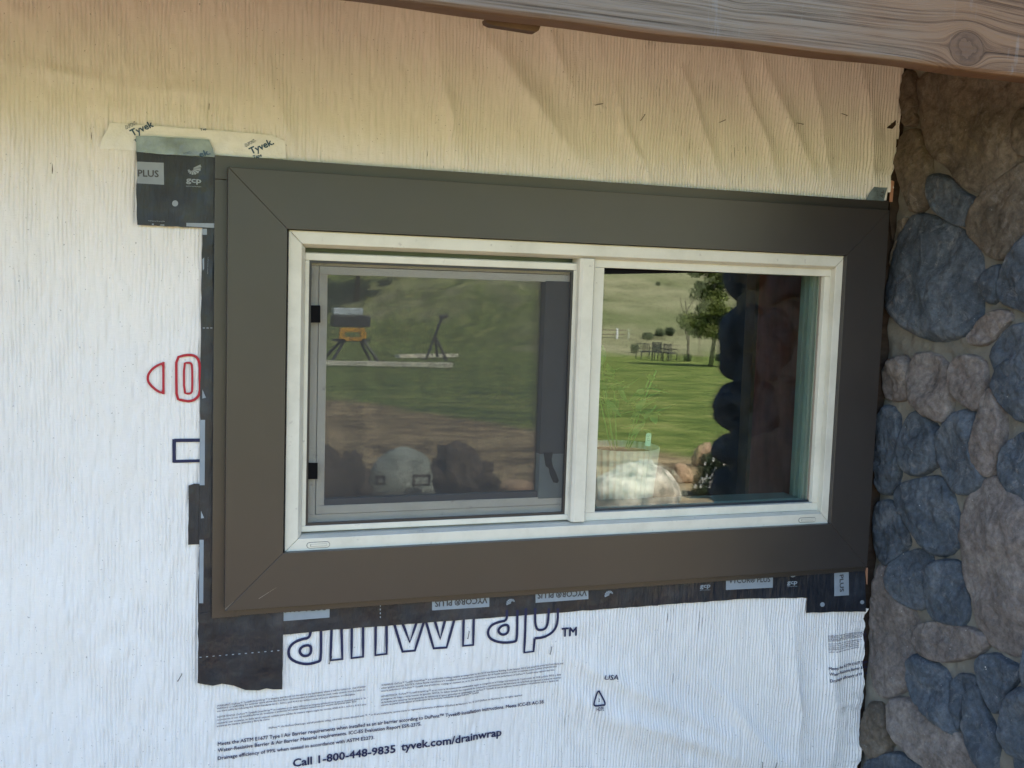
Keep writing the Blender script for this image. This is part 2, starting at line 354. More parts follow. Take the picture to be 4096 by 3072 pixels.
# ------------------------------------------------------------------ house wall: sheathing + wrinkled wrap
FOLDS = [((1030, 40), (1290, 430), .030, .010), ((1180, 60), (1240, 200), .018, .006), ((1330, 200), (1410, 430), .016, .008), ((1470, 150), (1570, 430), .02, .010),
         ((1590, 140), (1690, 430), .014, .009), ((1640, 120), (1770, 430), .02, .010), ((1740, 130), (1800, 440), .018, .008), ((1860, 140), (1890, 420), .03, .012),
         ((930, 60), (1010, 430), .02, .006), ((1200, 1408), (1700, 1650), .020, .008), ((1290, 1530), (1650, 1655), .022, .010), ((1540, 1480), (1690, 1650), .02, .009),
         ((1712, 1340), (1722, 1640), .022, .012), ((1640, 1300), (1690, 1500), .03, .006), ((1800, 1340), (1790, 1650), .03, .010), ((1100, 1420), (1500, 1659), .03, .005),
         ((0, 135), (250, 180), .008, .006), ((250, 180), (520, 212), .008, .005), ((560, 95), (640, 330), .03, .004), ((200, 250), (420, 190), .02, .003), ((20, 1200), (300, 1500), .05, .004)]
FOLDS = [(P(*a), P(*b), w, am) for a, b, w, am in FOLDS]
lapA, lapB = P(905, 10), P(930, 300)
def big(x, z):
    h = np.zeros_like(x)
    for a, b, w, am in FOLDS:
        dx, dz = b.x-a.x, b.z-a.z; L2 = dx*dx+dz*dz; t = np.clip(((x-a.x)*dx+(z-a.z)*dz)/L2, -.1, 1.1)
        ex = x-(a.x+t*dx); ez = z-(a.z+t*dz); wig = (vnoise(z*14+am*900, x*6, 8)-.5)*.02
        dist = np.sqrt((ex+wig)**2+ez**2); h += am*(.75*np.exp(-(dist/(w*1.15))**2)+.75*np.exp(-dist/(w*.45)))*np.clip(1.15-np.abs(t-.5)*1.6, 0, 1)
    lx = lapA.x+(z-lapA.z)*(lapB.x-lapA.x)/(lapB.z-lapA.z)
    h += np.where((x > lx) & (z > 1.80), .0035*np.exp(-(x-lx)/.25), 0)
    h += (vnoise(x*5, z*3, 21)-.5)*.010+(vnoise(x*16, z*7, 22)-.5)*.006
    za, zb_ = P(1000, 1352).z, P(700, 335).z; xa, xb = P(288, 400).x, P(420, 1400).x; xc = P(618, 1400).x; zc = P(500, 1500).z
    def box(x0, x1, z0, z1, s_=.022):
        d_ = np.maximum(np.maximum(x0-x, x-x1), np.maximum(z0-z, z-z1)); return np.clip(d_/s_, 0, 1)
    h = np.maximum(h, 0); cap = np.minimum(np.minimum(box(xb, 1.7, za, zb_), box(xa, xb+.01, P(380, 495).z, P(300, 318).z+.01)), box(xb, xc, zc, za+.01))
    cap = np.minimum(cap, box(P(1735, 1250).x, 1.7, P(1800, 1326).z, za+.01)) if True else cap
    return np.minimum(h, .0025+h*cap)
def house_wall():
    root = empty('house_wall', (0.8, 0, .2), 'large wall covered in wrinkled white house wrap around the window', 'wall')
    x0, x1, z0, z1 = FO; b = MB(); t0, t1 = .004, .14
    b.box(-5, x0-.01, t0, t1, 0, 2.6).box(x1+.01, 6, t0, t1, 0, 2.6).box(x0-.01, x1+.01, t0, t1, 0, z0-.01).box(x0-.01, x1+.01, t0, t1, z1+.01, 2.6)
    b.build('sheathing', M['sheath'], root)
    xs = np.concatenate([np.linspace(-5, -.37, 60), np.arange(-.36, 1.60, .00135)]); zs = np.concatenate([np.linspace(.02, .40, 20), np.arange(.41, 2.10, .009), np.linspace(2.12, 2.5, 20)])
    nx, nz = len(xs), len(zs); T = np.linspace(0, 1, nz)
    X, Z = np.meshgrid(xs, zs, indexing='ij')
    # ragged right-hand edge beside the stones
    ex = 1.609+(vnoise(Z*9, Z*0+3, 31)-.5)*.02+(vnoise(Z*45, Z*0+5, 32)-.5)*.010-.016*np.exp(-((Z-1.87)/.05)**2)-.010*np.exp(-((Z-1.80)/.03)**2)
    sc = np.clip((X-1.3)/.3, 0, 1)
    ex2 = ex
    X = X+(ex2-1.60)*sc**4
    cr = .25+.75*vnoise(X*5+2, Z*4, 11)
    mask = np.clip(.25+1.3*vnoise(X*7, Z*2.2, 12)-.25*(X < .85), .1, 1)
    ph = X/.0069+1.1*vnoise(X*14, Z*6, 13)+.45*vnoise(X*60, Z*30, 14)
    gr = (.5-.5*np.cos(2*np.pi*ph))**3.5*np.clip(vnoise(X*75, Z*26, 23)*2.2-.45+.55*np.clip((X-.55)/.5, 0, 1), 0, 1.15)
    irregular = vnoise(X*160, Z*30+7, 15)**2
    reg = np.clip((X-.55)/.5, 0, 1)
    h = -.0050*gr*mask*(.5+.5*reg)-.0030*irregular*(1-reg*.6)
    h += .0022*(vnoise(X*30, Z*42, 16)-.5)*cr+.0016*(vnoise(X*140, Z*95, 17)-.5)*(1.25-reg)
    h += big(X, Z)
    curl = np.clip((X-1.56)/.045, 0, 1)**2*.016*vnoise(Z*20, Z*0, 19)
    Y = -(h+curl)-.001
    V = np.stack([X, Y, Z], -1).reshape(-1, 3); i = np.arange(nx*nz).reshape(nx, nz)
    Fq = np.stack([i[:-1, :-1], i[1:, :-1], i[1:, 1:], i[:-1, 1:]], -1)
    cx = X[:-1, :-1]; cz = Z[:-1, :-1]
    keep = ~((cx > TR_[0]+.04) & (cz > TR_[2]+.04) & (cz < TR_[3]-.02))
    keep &= ~((cx > OUT[1]-.03) & (cz > P(1870, 1318).z) & (cz < OUT[3]))
    # a torn notch
    keep &= ~((cx > 1.585) & (np.abs(cz-1.825-(cx-1.6)*.9) < .012))
    npmesh('house_wrap', V, Fq[keep].reshape(-1, 4), M['wrap'], root, True)
    return root
wall = house_wall()

# ------------------------------------------------------------------ print on the wrap and tapes
FONTCACHE = {}
def text_mesh(s, bold=0.0, shear=0.0):
    k = (s, bold, shear)
    if k in FONTCACHE: return FONTCACHE[k]
    c = bpy.data.curves.new('t', 'FONT'); c.body = s; c.resolution_u = 2; c.shear = shear; c.fill_mode = 'FRONT'
    o = bpy.data.objects.new('t', c); COL.objects.link(o); bpy.context.view_layer.update()
    me = bpy.data.meshes.new_from_object(o.evaluated_get(bpy.context.evaluated_depsgraph_get()))
    V = np.array([v.co[:] for v in me.vertices]) if len(me.vertices) else np.zeros((0, 3)); Fs = [tuple(p.vertices) for p in me.polygons]
    bpy.data.objects.remove(o); bpy.data.curves.remove(c); bpy.data.meshes.remove(me)
    if bold and len(V):     # heavier strokes: the same glyphs shifted a hair each way
        n0 = len(V); sh = [(0, 0), (bold, .4*bold), (-bold, -.4*bold), (.3*bold, -bold), (-.3*bold, bold)]
        V = np.concatenate([V+np.array([a, b, k*.02]) for k, (a, b) in enumerate(sh)]); Fs = [tuple(i+k*n0 for i in f) for k in range(len(sh)) for f in Fs]
    FONTCACHE[k] = (V, Fs); return V, Fs
def put_text(mb, s, p0, p1, h, Y, bold=0.0, shear=0.0, drape=True, up=1, clip=None):
    "baseline from p0 to p1 (display px), cap height h in display px"
    V, Fs = text_mesh(s, bold, shear)
    if not len(V): return
    mb.mk.append(('printed_word', len(mb.v), len(mb.f)))
    a, b = P(*p0, Y), P(*p1, Y); w = V[:, 0].max()-V[:, 0].min(); L = math.hypot(b.x-a.x, b.z-a.z)
    mid = ((p0[0]+p1[0])/2, (p0[1]+p1[1])/2); hh = abs(P(mid[0], mid[1]-h, Y).z-P(mid[0], mid[1], Y).z)
    capV, _ = text_mesh('H', bold); ch = capV[:, 1].max()
    ux, uz = (b.x-a.x)/L, (b.z-a.z)/L; q = (V[:, 0]-V[:, 0].min())/w*L; r = V[:, 1]/ch*hh*up
    x = a.x+q*ux-r*uz*np.sign(1); z = a.z+q*uz+r*ux
    y = np.full_like(x, Y) if not drape else -(big(x, z)+.0036)
    y = y-V[:, 2]*.002
    mb.add(np.stack([x, y, z], -1).tolist(), Fs)
def stroke(mb, pts, w, Y, closed=False, drape=True):
    "flat ink line through display-px points"
    q = [P(*p, Y) for p in pts]
    n = len(q)
    # resample for draping
    out = []
    rngn = n if closed else n-1
    for i in range(rngn):
        a, b = q[i], q[(i+1) % n]; k = max(1, int((b-a).length/.02))
        out += [a.lerp(b, j/k) for j in range(k)]
    if not closed: out.append(q[-1])
    m = len(out); L = []; R = []
    for i in range(m):
        a = out[(i-1) % m] if closed or i else out[0]; b = out[(i+1) % m] if closed or i < m-1 else out[-1]
        d = (b-a); d.y = 0; d = d.normalized() if d.length else Vector((1, 0, 0)); nrm = Vector((-d.z, 0, d.x))*(w/2)
        L.append(out[i]+nrm); R.append(out[i]-nrm)
    vs = []
    for v in L+R:
        y = -(float(big(np.array([v.x]), np.array([v.z]))[0])+.0035) if drape else Y
        vs.append((v.x, y, v.z))
    mb.add(vs, [(i, (i+1) % m, (i+1) % m+m, i+m) for i in range(m if closed else m-1)])
def smooth_poly(pts, it=2, closed=True):
    for _ in range(it):
        o = []; n = len(pts)
        for i in range(n if closed else n-1):
            a, b = pts[i], pts[(i+1) % n]; o += [(.75*a[0]+.25*b[0], .75*a[1]+.25*b[1]), (.25*a[0]+.75*b[0], .25*a[1]+.75*b[1])]
        pts = o if closed else [pts[0]]+o+[pts[-1]]
    return pts
c5 = lambda x, y: (432+x*.3906, 1269+y*.3906)
c6 = lambda x, y: (1188+x*.3418, 1188+y*.3418)
c8 = lambda x, y: (302.4+x*.1628, 745.2+y*.1628)
def prints():
    b = MB()   # big outlined word, its upper half under the tape
    SW = .0052
    for closed, sm, pts in [
        (0, 1, [(668, 205), (668, 395), (655, 408), (580, 425), (500, 398), (484, 352), (505, 308), (560, 282), (608, 276), (610, 205)]),
        (1, 1, [(614, 315), (612, 368), (570, 380), (545, 350), (565, 320)]),
        (0, 0, [(727, 190), (720, 400), (785, 393), (780, 185)]), (0, 0, [(838, 190), (836, 388), (900, 380), (900, 180)]), (0, 0, [(970, 180), (968, 372), (1030, 364), (1030, 175)]),
        (0, 0, [(1060, 160), (1118, 352), (1186, 346), (1244, 160)]), (0, 0, [(1105, 160), (1158, 300), (1206, 160)]), (0, 0, [(1240, 160), (1290, 334), (1360, 328), (1410, 150)]),
        (0, 0, [(1290, 160), (1326, 282), (1358, 155)]), (0, 0, [(1455, 140), (1450, 318), (1506, 313), (1510, 140)]),
        (0, 1, [(1750, 120), (1748, 285), (1735, 296), (1665, 302), (1600, 282), (1583, 243), (1604, 202), (1655, 184), (1692, 178), (1692, 120)]),
        (1, 1, [(1702, 200), (1700, 246), (1665, 260), (1640, 235), (1662, 205)]),
        (0, 0, [(1797, 110), (1788, 355), (1840, 350), (1845, 276)]), (0, 1, [(1845, 276), (1900, 272), (1952, 240), (1972, 190), (1974, 110)]), (0, 1, [(1848, 110), (1848, 228), (1895, 232), (1918, 205), (1924, 110)])]:
        q = [c5(*p) for p in pts]
        if sm: q = smooth_poly(q, 2, bool(closed))
        stroke(b, q, SW, 0, bool(closed))
    b.build('outlined_lettering', M['navy'], wall)
    b = MB(); put_text(b, 'TM', c5(1992, 267), c5(2076, 258), 19, 0, .03); b.build('trademark_letters', M['navy'], wall)
    b = MB()
    small = [((93, 655), (915, 548), 'WARNING: DuPont™ Tyvek® DrainWrap™ is slippery and should not be used in any application where it will be walked on. Use of ladder'),
        ((93, 668), (912, 565), 'stabilizers or scaffolding for exterior work above the first floor recommended. If ladders must be used, extra caution must be taken to'),
        ((93, 684), (857, 590), 'use them safely by following the ANSI Standards A14.1, A14.2, and A14.5 for ladders made of wood, aluminum, and fiberglass.'),
        ((93, 716), (915, 612), 'ADVERTENCIA: DuPont™ Tyvek® DrainWrap™ es resbaloso y no debe utilizarse en ninguna aplicación en la que se caminará sobre él. Se'),
        ((93, 732), (862, 630), 'recomienda el uso de estabilizadores de escaleras o andamios al realizar trabajos exteriores por encima del primer piso. Si el'),
        ((93, 750), (917, 646), 'necesario usar escaleras, se debe tener especial cuidado para usarlas de manera segura según las normas ANSI A14.1, A14.2 y A14.5 para'),
        ((93, 766), (386, 728), 'escaleras de madera, aluminio y fibra de vidrio.'),
        ((1000, 542), (2002, 418), 'WARNING: DuPont™ Tyvek® DrainWrap™ is a combustible building material as categorized by the 2018 International Building Code (section 703.5) and should be protected from flame and'),
        ((1000, 558), (1967, 436), "other ignition sources. NOTICE: Follow façade manufacturer's installation and maintenance requirements for all façade systems in order to maintain water holdout properties and"),
        ((1000, 574), (1957, 455), 'ensure performance of DuPont™ Tyvek®. Use of additives, coatings or cleansers on, or in, the wall system may impact the performance of DuPont™ Tyvek® water-resistive barriers.'),
        ((1000, 604), (1990, 480), 'ADVERTENCIA: DuPont™ Tyvek® DrainWrap™ es un material de construcción combustible según se categoriza en el Código Internacional de Construcción de 2018 (artículo 703.5) y debe'),
        ((1000, 620), (1990, 496), 'protegerse del fuego y otras fuentes de ignición. NOTA: Se deben cumplir los requisitos de instalación y mantenimiento del fabricante de la fachada que apoyen a todos los sistemas'),
        ((1000, 637), (1975, 512), 'de fachada para conservar las propiedades de resistencia al agua y garantizar el rendimiento de DuPont™ Tyvek®. El uso de aditivos, recubrimientos o limpiadores sobre o dentro del'),
        ((1000, 652), (1540, 580), 'sistema de pared puede afectar el rendimiento de las barreras resistentes al agua DuPont™ Tyvek®.'),
        ((380, 778), (1780, 596), 'DuPont™, the DuPont Oval Logo, and all products, unless otherwise noted, denoted with ™, ℠ or ® are trademarks, service marks or registered trademarks of affiliates of DuPont de Nemours, Inc. © 2019 DuPont de Nemours, Inc. All rights reserved.')]
    for p0, p1, s in small: put_text(b, s, c5(*p0), c5(*p1), 3.6, 0, .012)
    b.build('small_print', M['navy'], wall)
    b = MB()
    put_text(b, 'Meets the ASTM E1677 Type I Air Barrier requirements when installed as an air barrier according to DuPont™ Tyvek® Installation instructions. Meets ICC-ES AC-38', c5(97, 870), c5(1897, 637), 7.4, 0, .022)
    put_text(b, 'Water-Resistive Barrier & Air Barrier Material requirements. ICC-ES Evaluation Report ESR-2375.', c5(97, 905), c5(1220, 757), 7.4, 0, .022)
    put_text(b, 'Drainage efficiency of 99% when tested in accordance with ASTM E2273.', c5(97, 948), c5(962, 833), 7.4, 0, .022)
    b.build('standards_text', M['navy'], wall)
    b = MB(); put_text(b, 'Call 1-800-448-9835', c5(512, 988), c5(1078, 905), 16.5, 0, .028); put_text(b, 'tyvek.com/drainwrap', c5(1108, 896), c5(1665, 815), 16.5, 0, .028)
    b.build('phone_line', M['navy'], wall)
    b = MB(); put_text(b, 'USA', c6(327, 806), c6(414, 804), 9.5, 0, .018, .2)
    tri = smooth_poly([c6(297, 876), c6(340, 966), c6(258, 971)], 1); stroke(b, smooth_poly([c6(285, 900), c6(297, 878), c6(309, 900), c6(334, 950), c6(332, 966), c6(318, 966), c6(275, 970), c6(261, 966), c6(264, 950)], 1), .0035, 0, True)
    put_text(b, '2', c6(291, 945), c6(301, 945), 6, 0, .02); put_text(b, 'HDPE', c6(275, 1000), c6(322, 996), 7, 0, .015)
    b.build('recycling_mark', M['navy'], wall)
    b = MB()
    for k, y in enumerate([542, 552, 562, 572, 590, 602, 614, 626, 640]):
        s = small[min(k, 13)][2][:38]; put_text(b, s, c6(1744, y), c6(1990, y-26-k), 2.6, 0, .004)
    for s, y in (('Meets the ASTM E1677 Type', 745), ('Water-Resistive Barrier & Air', 778), ('Drainage efficiency of 99% w', 817)):
        put_text(b, s, c6(1737, y), c6(1998, y-38), 6.0, 0, .02)
    b.build('repeated_print', M['navy'], wall)
    b = MB(); stroke(b, smooth_poly([c8(*p) for p in [(310, 232), (310, 435), (310, 640), (225, 605), (140, 530), (102, 470), (104, 400), (140, 340), (200, 285)]], 1), .0042, 0, True)
    stroke(b, [c8(310, 222), c8(310, 650)], .0042, 0)
    stroke(b, smooth_poly([c8(*p) for p in [(480, 165), (480, 430), (485, 710), (560, 730), (660, 745), (740, 712), (793, 640), (793, 440), (793, 260), (760, 165), (700, 130), (600, 130)]], 1), .0046, 0, True)
    stroke(b, smooth_poly([c8(*p) for p in [(582, 240), (582, 630), (640, 645), (685, 628), (692, 560), (690, 270), (670, 236), (630, 232)]], 1), .0038, 0, True)
    b.build('red_logo_outline', M['red'], wall)
    b = MB(); stroke(b, [c8(840, 1258), c8(452, 1262)], .0062, 0); stroke(b, [c8(452, 1244), c8(452, 1555)], .0062, 0); stroke(b, [c8(440, 1540), c8(840, 1530)], .0056, 0)
    b.build('navy_logo_outline', M['navy'], wall)
prints()

# ------------------------------------------------------------------ flashing tapes
c1 = lambda x, y: (162+x*.2441, 216+y*.2441)
def sheet(pts, y, rough_edge=.0008, th=.0010, seed=0):
    "thin wrinkled sheet cut to an outline of display-px points"
    q = []
    n = len(pts); rr = random.Random(seed)
    for i in range(n):
        a, b = P(*pts[i], y), P(*pts[(i+1) % n], y); k = max(1, int((b-a).length/.015))
        for j in range(k):
            p = a.lerp(b, j/k); q.append((p.x+rr.uniform(-1, 1)*rough_edge, p.z+rr.uniform(-1, 1)*rough_edge))
    return MB().prism(q, y, y+th)
def fan(mb, cx, cy, r, Y, flip=1):
    "fan mark of fluted wedges, display px"
    mb.mk.append(('fan_logo', len(mb.v), len(mb.f)))
    for k in range(8):
        a0 = math.radians(-28+k*24); a1 = a0+math.radians(19); r1 = r*(1-.085*k); r0 = r*.22
        pts = [P(cx+flip*rr*math.cos(a), cy+flip*(-.15*r+rr*math.sin(a)*.9), Y) for a, rr in ((a0, r0), (a0, r1), (a1, r1), (a1, r0))]
        mb.add([(p.x, Y, p.z) for p in pts], [(0, 1, 2, 3)])
def quad(mb, pts, Y, nm='printed_patch'):
    mb.mk.append((nm, len(mb.v), len(mb.f)))
    q = [P(*p, Y) for p in pts]; mb.add([(p.x, Y, p.z) for p in q], [tuple(range(len(q)))])
def disc(mb, cx, cy, r, Y):
    quad(mb, [(cx+r*math.cos(a*math.pi/8), cy+r*math.sin(a*math.pi/8)) for a in range(16)], Y, 'printed_dot')
TY = -.0065
def tape(name, label, pts, y=TY, seed=0, m='tape', group='black flashing tapes round the window', cat='flashing tape', th=.001):
    o = sheet(pts, y, seed=seed, th=th).build(name, M[m], None); return tag(o, label, cat, group)
def part(mb, name, m, root):
    "every mark printed on a tape is its own mesh"
    mk = [q_ for q_ in mb.mk]; out = None
    for i_, (nm, v0, f0) in enumerate(mk):
        v1, f1 = (mk[i_+1][1], mk[i_+1][2]) if i_+1 < len(mk) else (len(mb.v), len(mb.f))
        c_ = MB(); c_.v = mb.v[v0:v1]; c_.f = [tuple(k_-v0 for k_ in f_) for f_ in mb.f[f0:f1]]; out = c_.build(nm, M[m], root)
    return out
# upper left patch
t = tape('flashing_tape', 'square black tape patch printed with a fan logo left of the trim top corner', [(295, 328), (400, 336), (470, 341), (470, 493), (380, 490), (296, 486), (294, 420), (297, 360)], TY-.003, 1)
y = TY-.0034; b = MB(); quad(b, [c1(549, 545), c1(785, 556), c1(788, 750), c1(549, 737)], y); quad(b, [c1(985, 1087), c1(1260, 1092), c1(1260, 1134), c1(985, 1118)], y); disc(b, *c1(886, 915), 6.6, y)
fan(b, *c1(1030, 622), 22, y); put_text(b, 'gcp', c1(982, 726), c1(1118, 735), 11.5, y, .03, drape=False); put_text(b, 'applied technologies', c1(982, 765), c1(1120, 772), 2.4, y, .004, drape=False)
put_text(b, 'applied technologies', c1(795, 1072), c1(648, 1066), 2.4, y, .004, drape=False); quad(b, [c1(680, 1100), c1(683, 1094), c1(697, 1094), c1(697, 1108), c1(680, 1106)], y); quad(b, [c1(750, 1110), c1(756, 1102), c1(790, 1102), c1(792, 1112)], y)
part(b, 'printed_marks', 'logo', t); b = MB(); put_text(b, 'PLUS', c1(556, 675), c1(742, 682), 14.5, y-.0004, .025, drape=False); part(b, 'printed_word', 'logodark', t)
# left strip
t = tape('flashing_tape', 'long narrow vertical black tape strip along the left trim edge', [(437, 488), (470, 488), (470, 1300), (460, 1345), (428, 1345), (432, 1000), (434, 700)], TY, 2)
y = TY-.0004; b = MB(); quad(b, [(437, 494), (447, 494), (447, 507), (437, 507)], y); quad(b, [(432, 907), (443, 907), (442, 1048), (431, 1048)], y); quad(b, [(431, 1166), (440, 1166), (439, 1303), (430, 1303)], y)
quad(b, [(437, 841), (445, 859), (437, 861)], y); quad(b, [(434, 1103), (441, 1119), (434, 1120)], y); quad(b, [(437, 560), (441, 556), (441, 580), (438, 585)], y)
for k in range(3): quad(b, [(438+k*8, 707.5), (443+k*8, 707.7), (443+k*8, 709.5), (438+k*8, 709.2)], y)
p0, p1 = (449, 592), (450, 555); put_text(b, 'applied technologies', p0, p1, 1.6, y, .004, drape=False)
part(b, 'printed_marks', 'logo', t)
t = tape('flashing_tape', 'short black tape tab sticking out left of the vertical strip', [(408, 1049), (420, 1045), (434, 1045), (433, 1176), (406, 1176)], TY+.002, 3)
# bottom left block
t = tape('flashing_tape', 'large black tape patch with ragged lower end under the lower left trim corner', [(428, 1325), (460, 1320), (520, 1318), (611, 1300), (611, 1400), (609, 1490), (590, 1489), (575, 1487), (560, 1491), (530, 1490), (505, 1481), (480, 1477), (460, 1481), (440, 1478), (427, 1475), (428, 1410)], TY-.0016, 4)
b = MB()
for k in range(13):
    x0 = 431+k*14.0; yk = 1419-k*1.2; quad(b, [(x0, yk), (x0+4.5, yk-.4), (x0+4.5, yk+1.4), (x0, yk+1.8)], TY-.0021)
b.build('dashed_line', M['logo'], t)
# bottom strips
t = tape('flashing_tape', 'black tape strip with upside down print under the trim bottom, left half', [(611, 1295), (900, 1275), (1425, 1236), (1421, 1308), (1290, 1317), (1100, 1332), (900, 1347), (700, 1362), (611, 1371)], TY+.0006, 5)
y = TY+.0002; b = MB()
for pts in ([(462, 125), (717, 108), (716, 166), (462, 186)], [(1283, 40), (1600, 20), (1600, 107), (1284, 127)], [(1855, -15), (2148, -25), (2148, 64), (1856, 85)]): quad(b, [c5(*p) for p in pts], y)
for k in range(4): quad(b, [c5(995, 96+k*21), c5(1000, 96+k*21), c5(1000, 106+k*21), c5(995, 106+k*21)], y)
fan(b, *c5(1728, 78), 14, y, -1); fan(b, *c6(384, 275), 14, y, -1); part(b, 'printed_marks', 'logo', t)
b = MB(); put_text(b, 'VYCOR® PLUS', c5(1590, 54), c5(1300, 74), 13, y-.0004, .025, drape=False); put_text(b, 'VYCOR® PLUS', c5(2140, 14), c5(1868, 29), 13, y-.0004, .025, drape=False)
put_text(b, 'VYCOR® PLUS', c5(340, 146), c5(700, 124), 13, y-.0004, .025, drape=False); part(b, 'printed_words', 'logodark', t)
t = tape('flashing_tape', 'black tape strip with upright print under the trim bottom, right half', [(1423, 1236), (1760, 1222), (1757, 1291), (1600, 1294), (1510, 1301), (1419, 1307)], TY, 6)
y = TY-.0004; b = MB(); quad(b, [c6(1113, 150), c6(1410, 135), c6(1408, 238), c6(1112, 253)], y)
put_text(b, 'gcp', c6(947, 240), c6(1014, 236), 9, y, .03, drape=False); put_text(b, 'gcp', c6(1498, 217), c6(1563, 214), 9, y, .03, drape=False)
put_text(b, 'applied technologies', c6(947, 257), c6(1014, 253), 1.8, y, .004, drape=False); put_text(b, 'applied technologies', c6(1500, 233), c6(1563, 230), 1.8, y, .004, drape=False)
fan(b, *c6(982, 183), 10, y); fan(b, *c6(1528, 160), 10, y); part(b, 'printed_marks', 'logo', t)
b = MB(); put_text(b, 'VYCOR® PLUS', c6(1130, 211), c6(1392, 201), 11, y-.0004, .025, drape=False); part(b, 'printed_words', 'logodark', t)
t = tape('flashing_tape', 'square black tape patch with two pale dots under the lower right trim corner', [(1742, 1225), (1868, 1220), (1871, 1321), (1800, 1322), (1742, 1324), (1744, 1290)], TY-.0022, 7)
y = TY-.0026; b = MB(); quad(b, [c6(1796, 120), c6(1888, 120), c6(1890, 286), c6(1797, 292)], y); disc(b, *c6(1722, 345), 5, y); disc(b, *c6(1973, 330), 4.4, y); part(b, 'printed_marks', 'logo', t)
b = MB(); put_text(b, 'PLUS', c6(1831, 158), c6(1833, 268), 9.5, y-.0004, .025, drape=False); part(b, 'printed_word', 'logodark', t)
# translucent tapes
t = tape('clear_tape', 'translucent printed tape lying over the black patch and wrap at upper left', [c1(305, 205), c1(500, 210), c1(1000, 250), c1(1500, 290), c1(1750, 310), c1(1860, 365), c1(1868, 520), c1(1240, 505), c1(1225, 430), c1(1185, 350), c1(540, 318), c1(543, 445), c1(400, 440), c1(222, 432), c1(235, 350), c1(290, 250)], -.0045, 8, 'clear', 'translucent seam tapes', 'seam tape', .0006)
b = MB(); y = -.0051
def clipx(): pass
put_text(b, '‹DUPONT›', c1(452, 262), c1(552, 214), 8, y, .004, drape=False); put_text(b, 'Tyvek', c1(508, 322), c1(700, 232), 14.5, y, .03, drape=False); put_text(b, 'Tape', c1(533, 380), c1(608, 344), 7, y, .03, drape=False)
put_text(b, '‹DUPONT›', c1(1510, 420), c1(1604, 368), 7.5, y, .004, drape=False); put_text(b, 'Tyvek.', c1(1560, 482), c1(1765, 388), 14.5, y, .03, drape=False); put_text(b, 'Tape', c1(1580, 520), c1(1656, 498), 7, y, .03, drape=False)
put_text(b, 'Tap', c1(1108, 272), c1(1166, 262), 4.5, y, .03, drape=False)
part(b, 'printed_words', 'teal', t)
t = tape('clear_tape', 'blue grey band of clear tape stuck over the top of the black patch', [c1(540, 316), c1(700, 322), c1(1185, 350), c1(1225, 430), c1(1238, 508), c1(545, 462)], TY-.0050, 9, 'cleardark', 'translucent seam tapes', 'seam tape', .0006)
b = MB(); y = TY-.0054; put_text(b, 'ek.', c1(1105, 506), c1(1202, 478), 12, y, .03, drape=False); put_text(b, 'PONT›', c1(965, 486), c1(1034, 470), 5, y, .004, drape=False); part(b, 'printed_words', 'teal', t)
t = tape('clear_tape', 'small grey tape corner beside the stones above the trim top right', [(1871, 432), (1876, 420), (1888, 404), (1917, 405), (1913, 420), (1908, 435)], TY-.002, 10, 'cleardark', 'translucent seam tapes', 'seam tape', .0006)
b = MB(); put_text(b, 'Tape', (1893, 412), (1896, 429), 3.5, TY-.0024, .004, drape=False); put_text(b, 'Ty', (1903, 411), (1904, 428), 7, TY-.0024, .025, drape=False); part(b, 'printed_words', 'logodark', t)
# frayed wrap pieces and staples
for i, (x, y, a) in enumerate([(1293, 226, -15), (1387, 254, -55), (1559, 262, -25), (1725, 268, 5), (1822, 248, 10), (1188, 1404, -80), (1641, 1650, -85), (1670, 1650, -75), (388, 1462, -60), (1010, 1370, -80), (713, 1425, -70)]):
    p = P(x, y); L = .0075; p.y = -(float(big(np.array([p.x]), np.array([p.z]))[0])+.0045); a = math.radians(-a)
    d = Vector((math.cos(a), 0, math.sin(a)))*L
    where = ['left end of the row above the trim', 'second from the left above the trim, steeply tilted', 'middle of the row above the trim', 'fourth from the left above the trim, nearly level', 'nearest the stones above the trim', 'at the head of the slanting fold beside the TM letters', 'at the bottom picture edge, left of a pair', 'at the bottom picture edge, right of a pair', 'alone left of the big ragged tape patch', 'just under the r of the outlined word', 'just under the i of the outlined word'][i]
    tag(MB().tube([p-d+Vector((0, .004, 0)), p-d, p+d, p+d+Vector((0, .004, 0))], .0007, 5).build('staple', M['iron']), 'dark wire staple '+where, 'staple', 'staples in the house wrap')

# ------------------------------------------------------------------ brown metal trim
def side_quads(ringA, ringB, side, gap=0):
    "corners of the mitred strip of one side between two (rect, y) rings"
    (r, ya), (s, yb) = ringA, ringB
    def c(r, k): return {'tl': (r[0], r[3]), 'tr': (r[1], r[3]), 'br': (r[1], r[2]), 'bl': (r[0], r[2])}[k]
    a, b = {'top': ('tl', 'tr'), 'right': ('tr', 'br'), 'bottom': ('br', 'bl'), 'left': ('bl', 'tl')}[side]
    d = {'top': (1, 0), 'right': (0, -1), 'bottom': (-1, 0), 'left': (0, 1)}[side]
    A, B, Cc, Dd = c(r, a), c(r, b), c(s, b), c(s, a)
    g = gap
    return [(A[0]+d[0]*g, ya, A[1]+d[1]*g), (B[0]-d[0]*g, ya, B[1]-d[1]*g), (Cc[0]-d[0]*g, yb, Cc[1]-d[1]*g), (Dd[0]+d[0]*g, yb, Dd[1]+d[1]*g)]
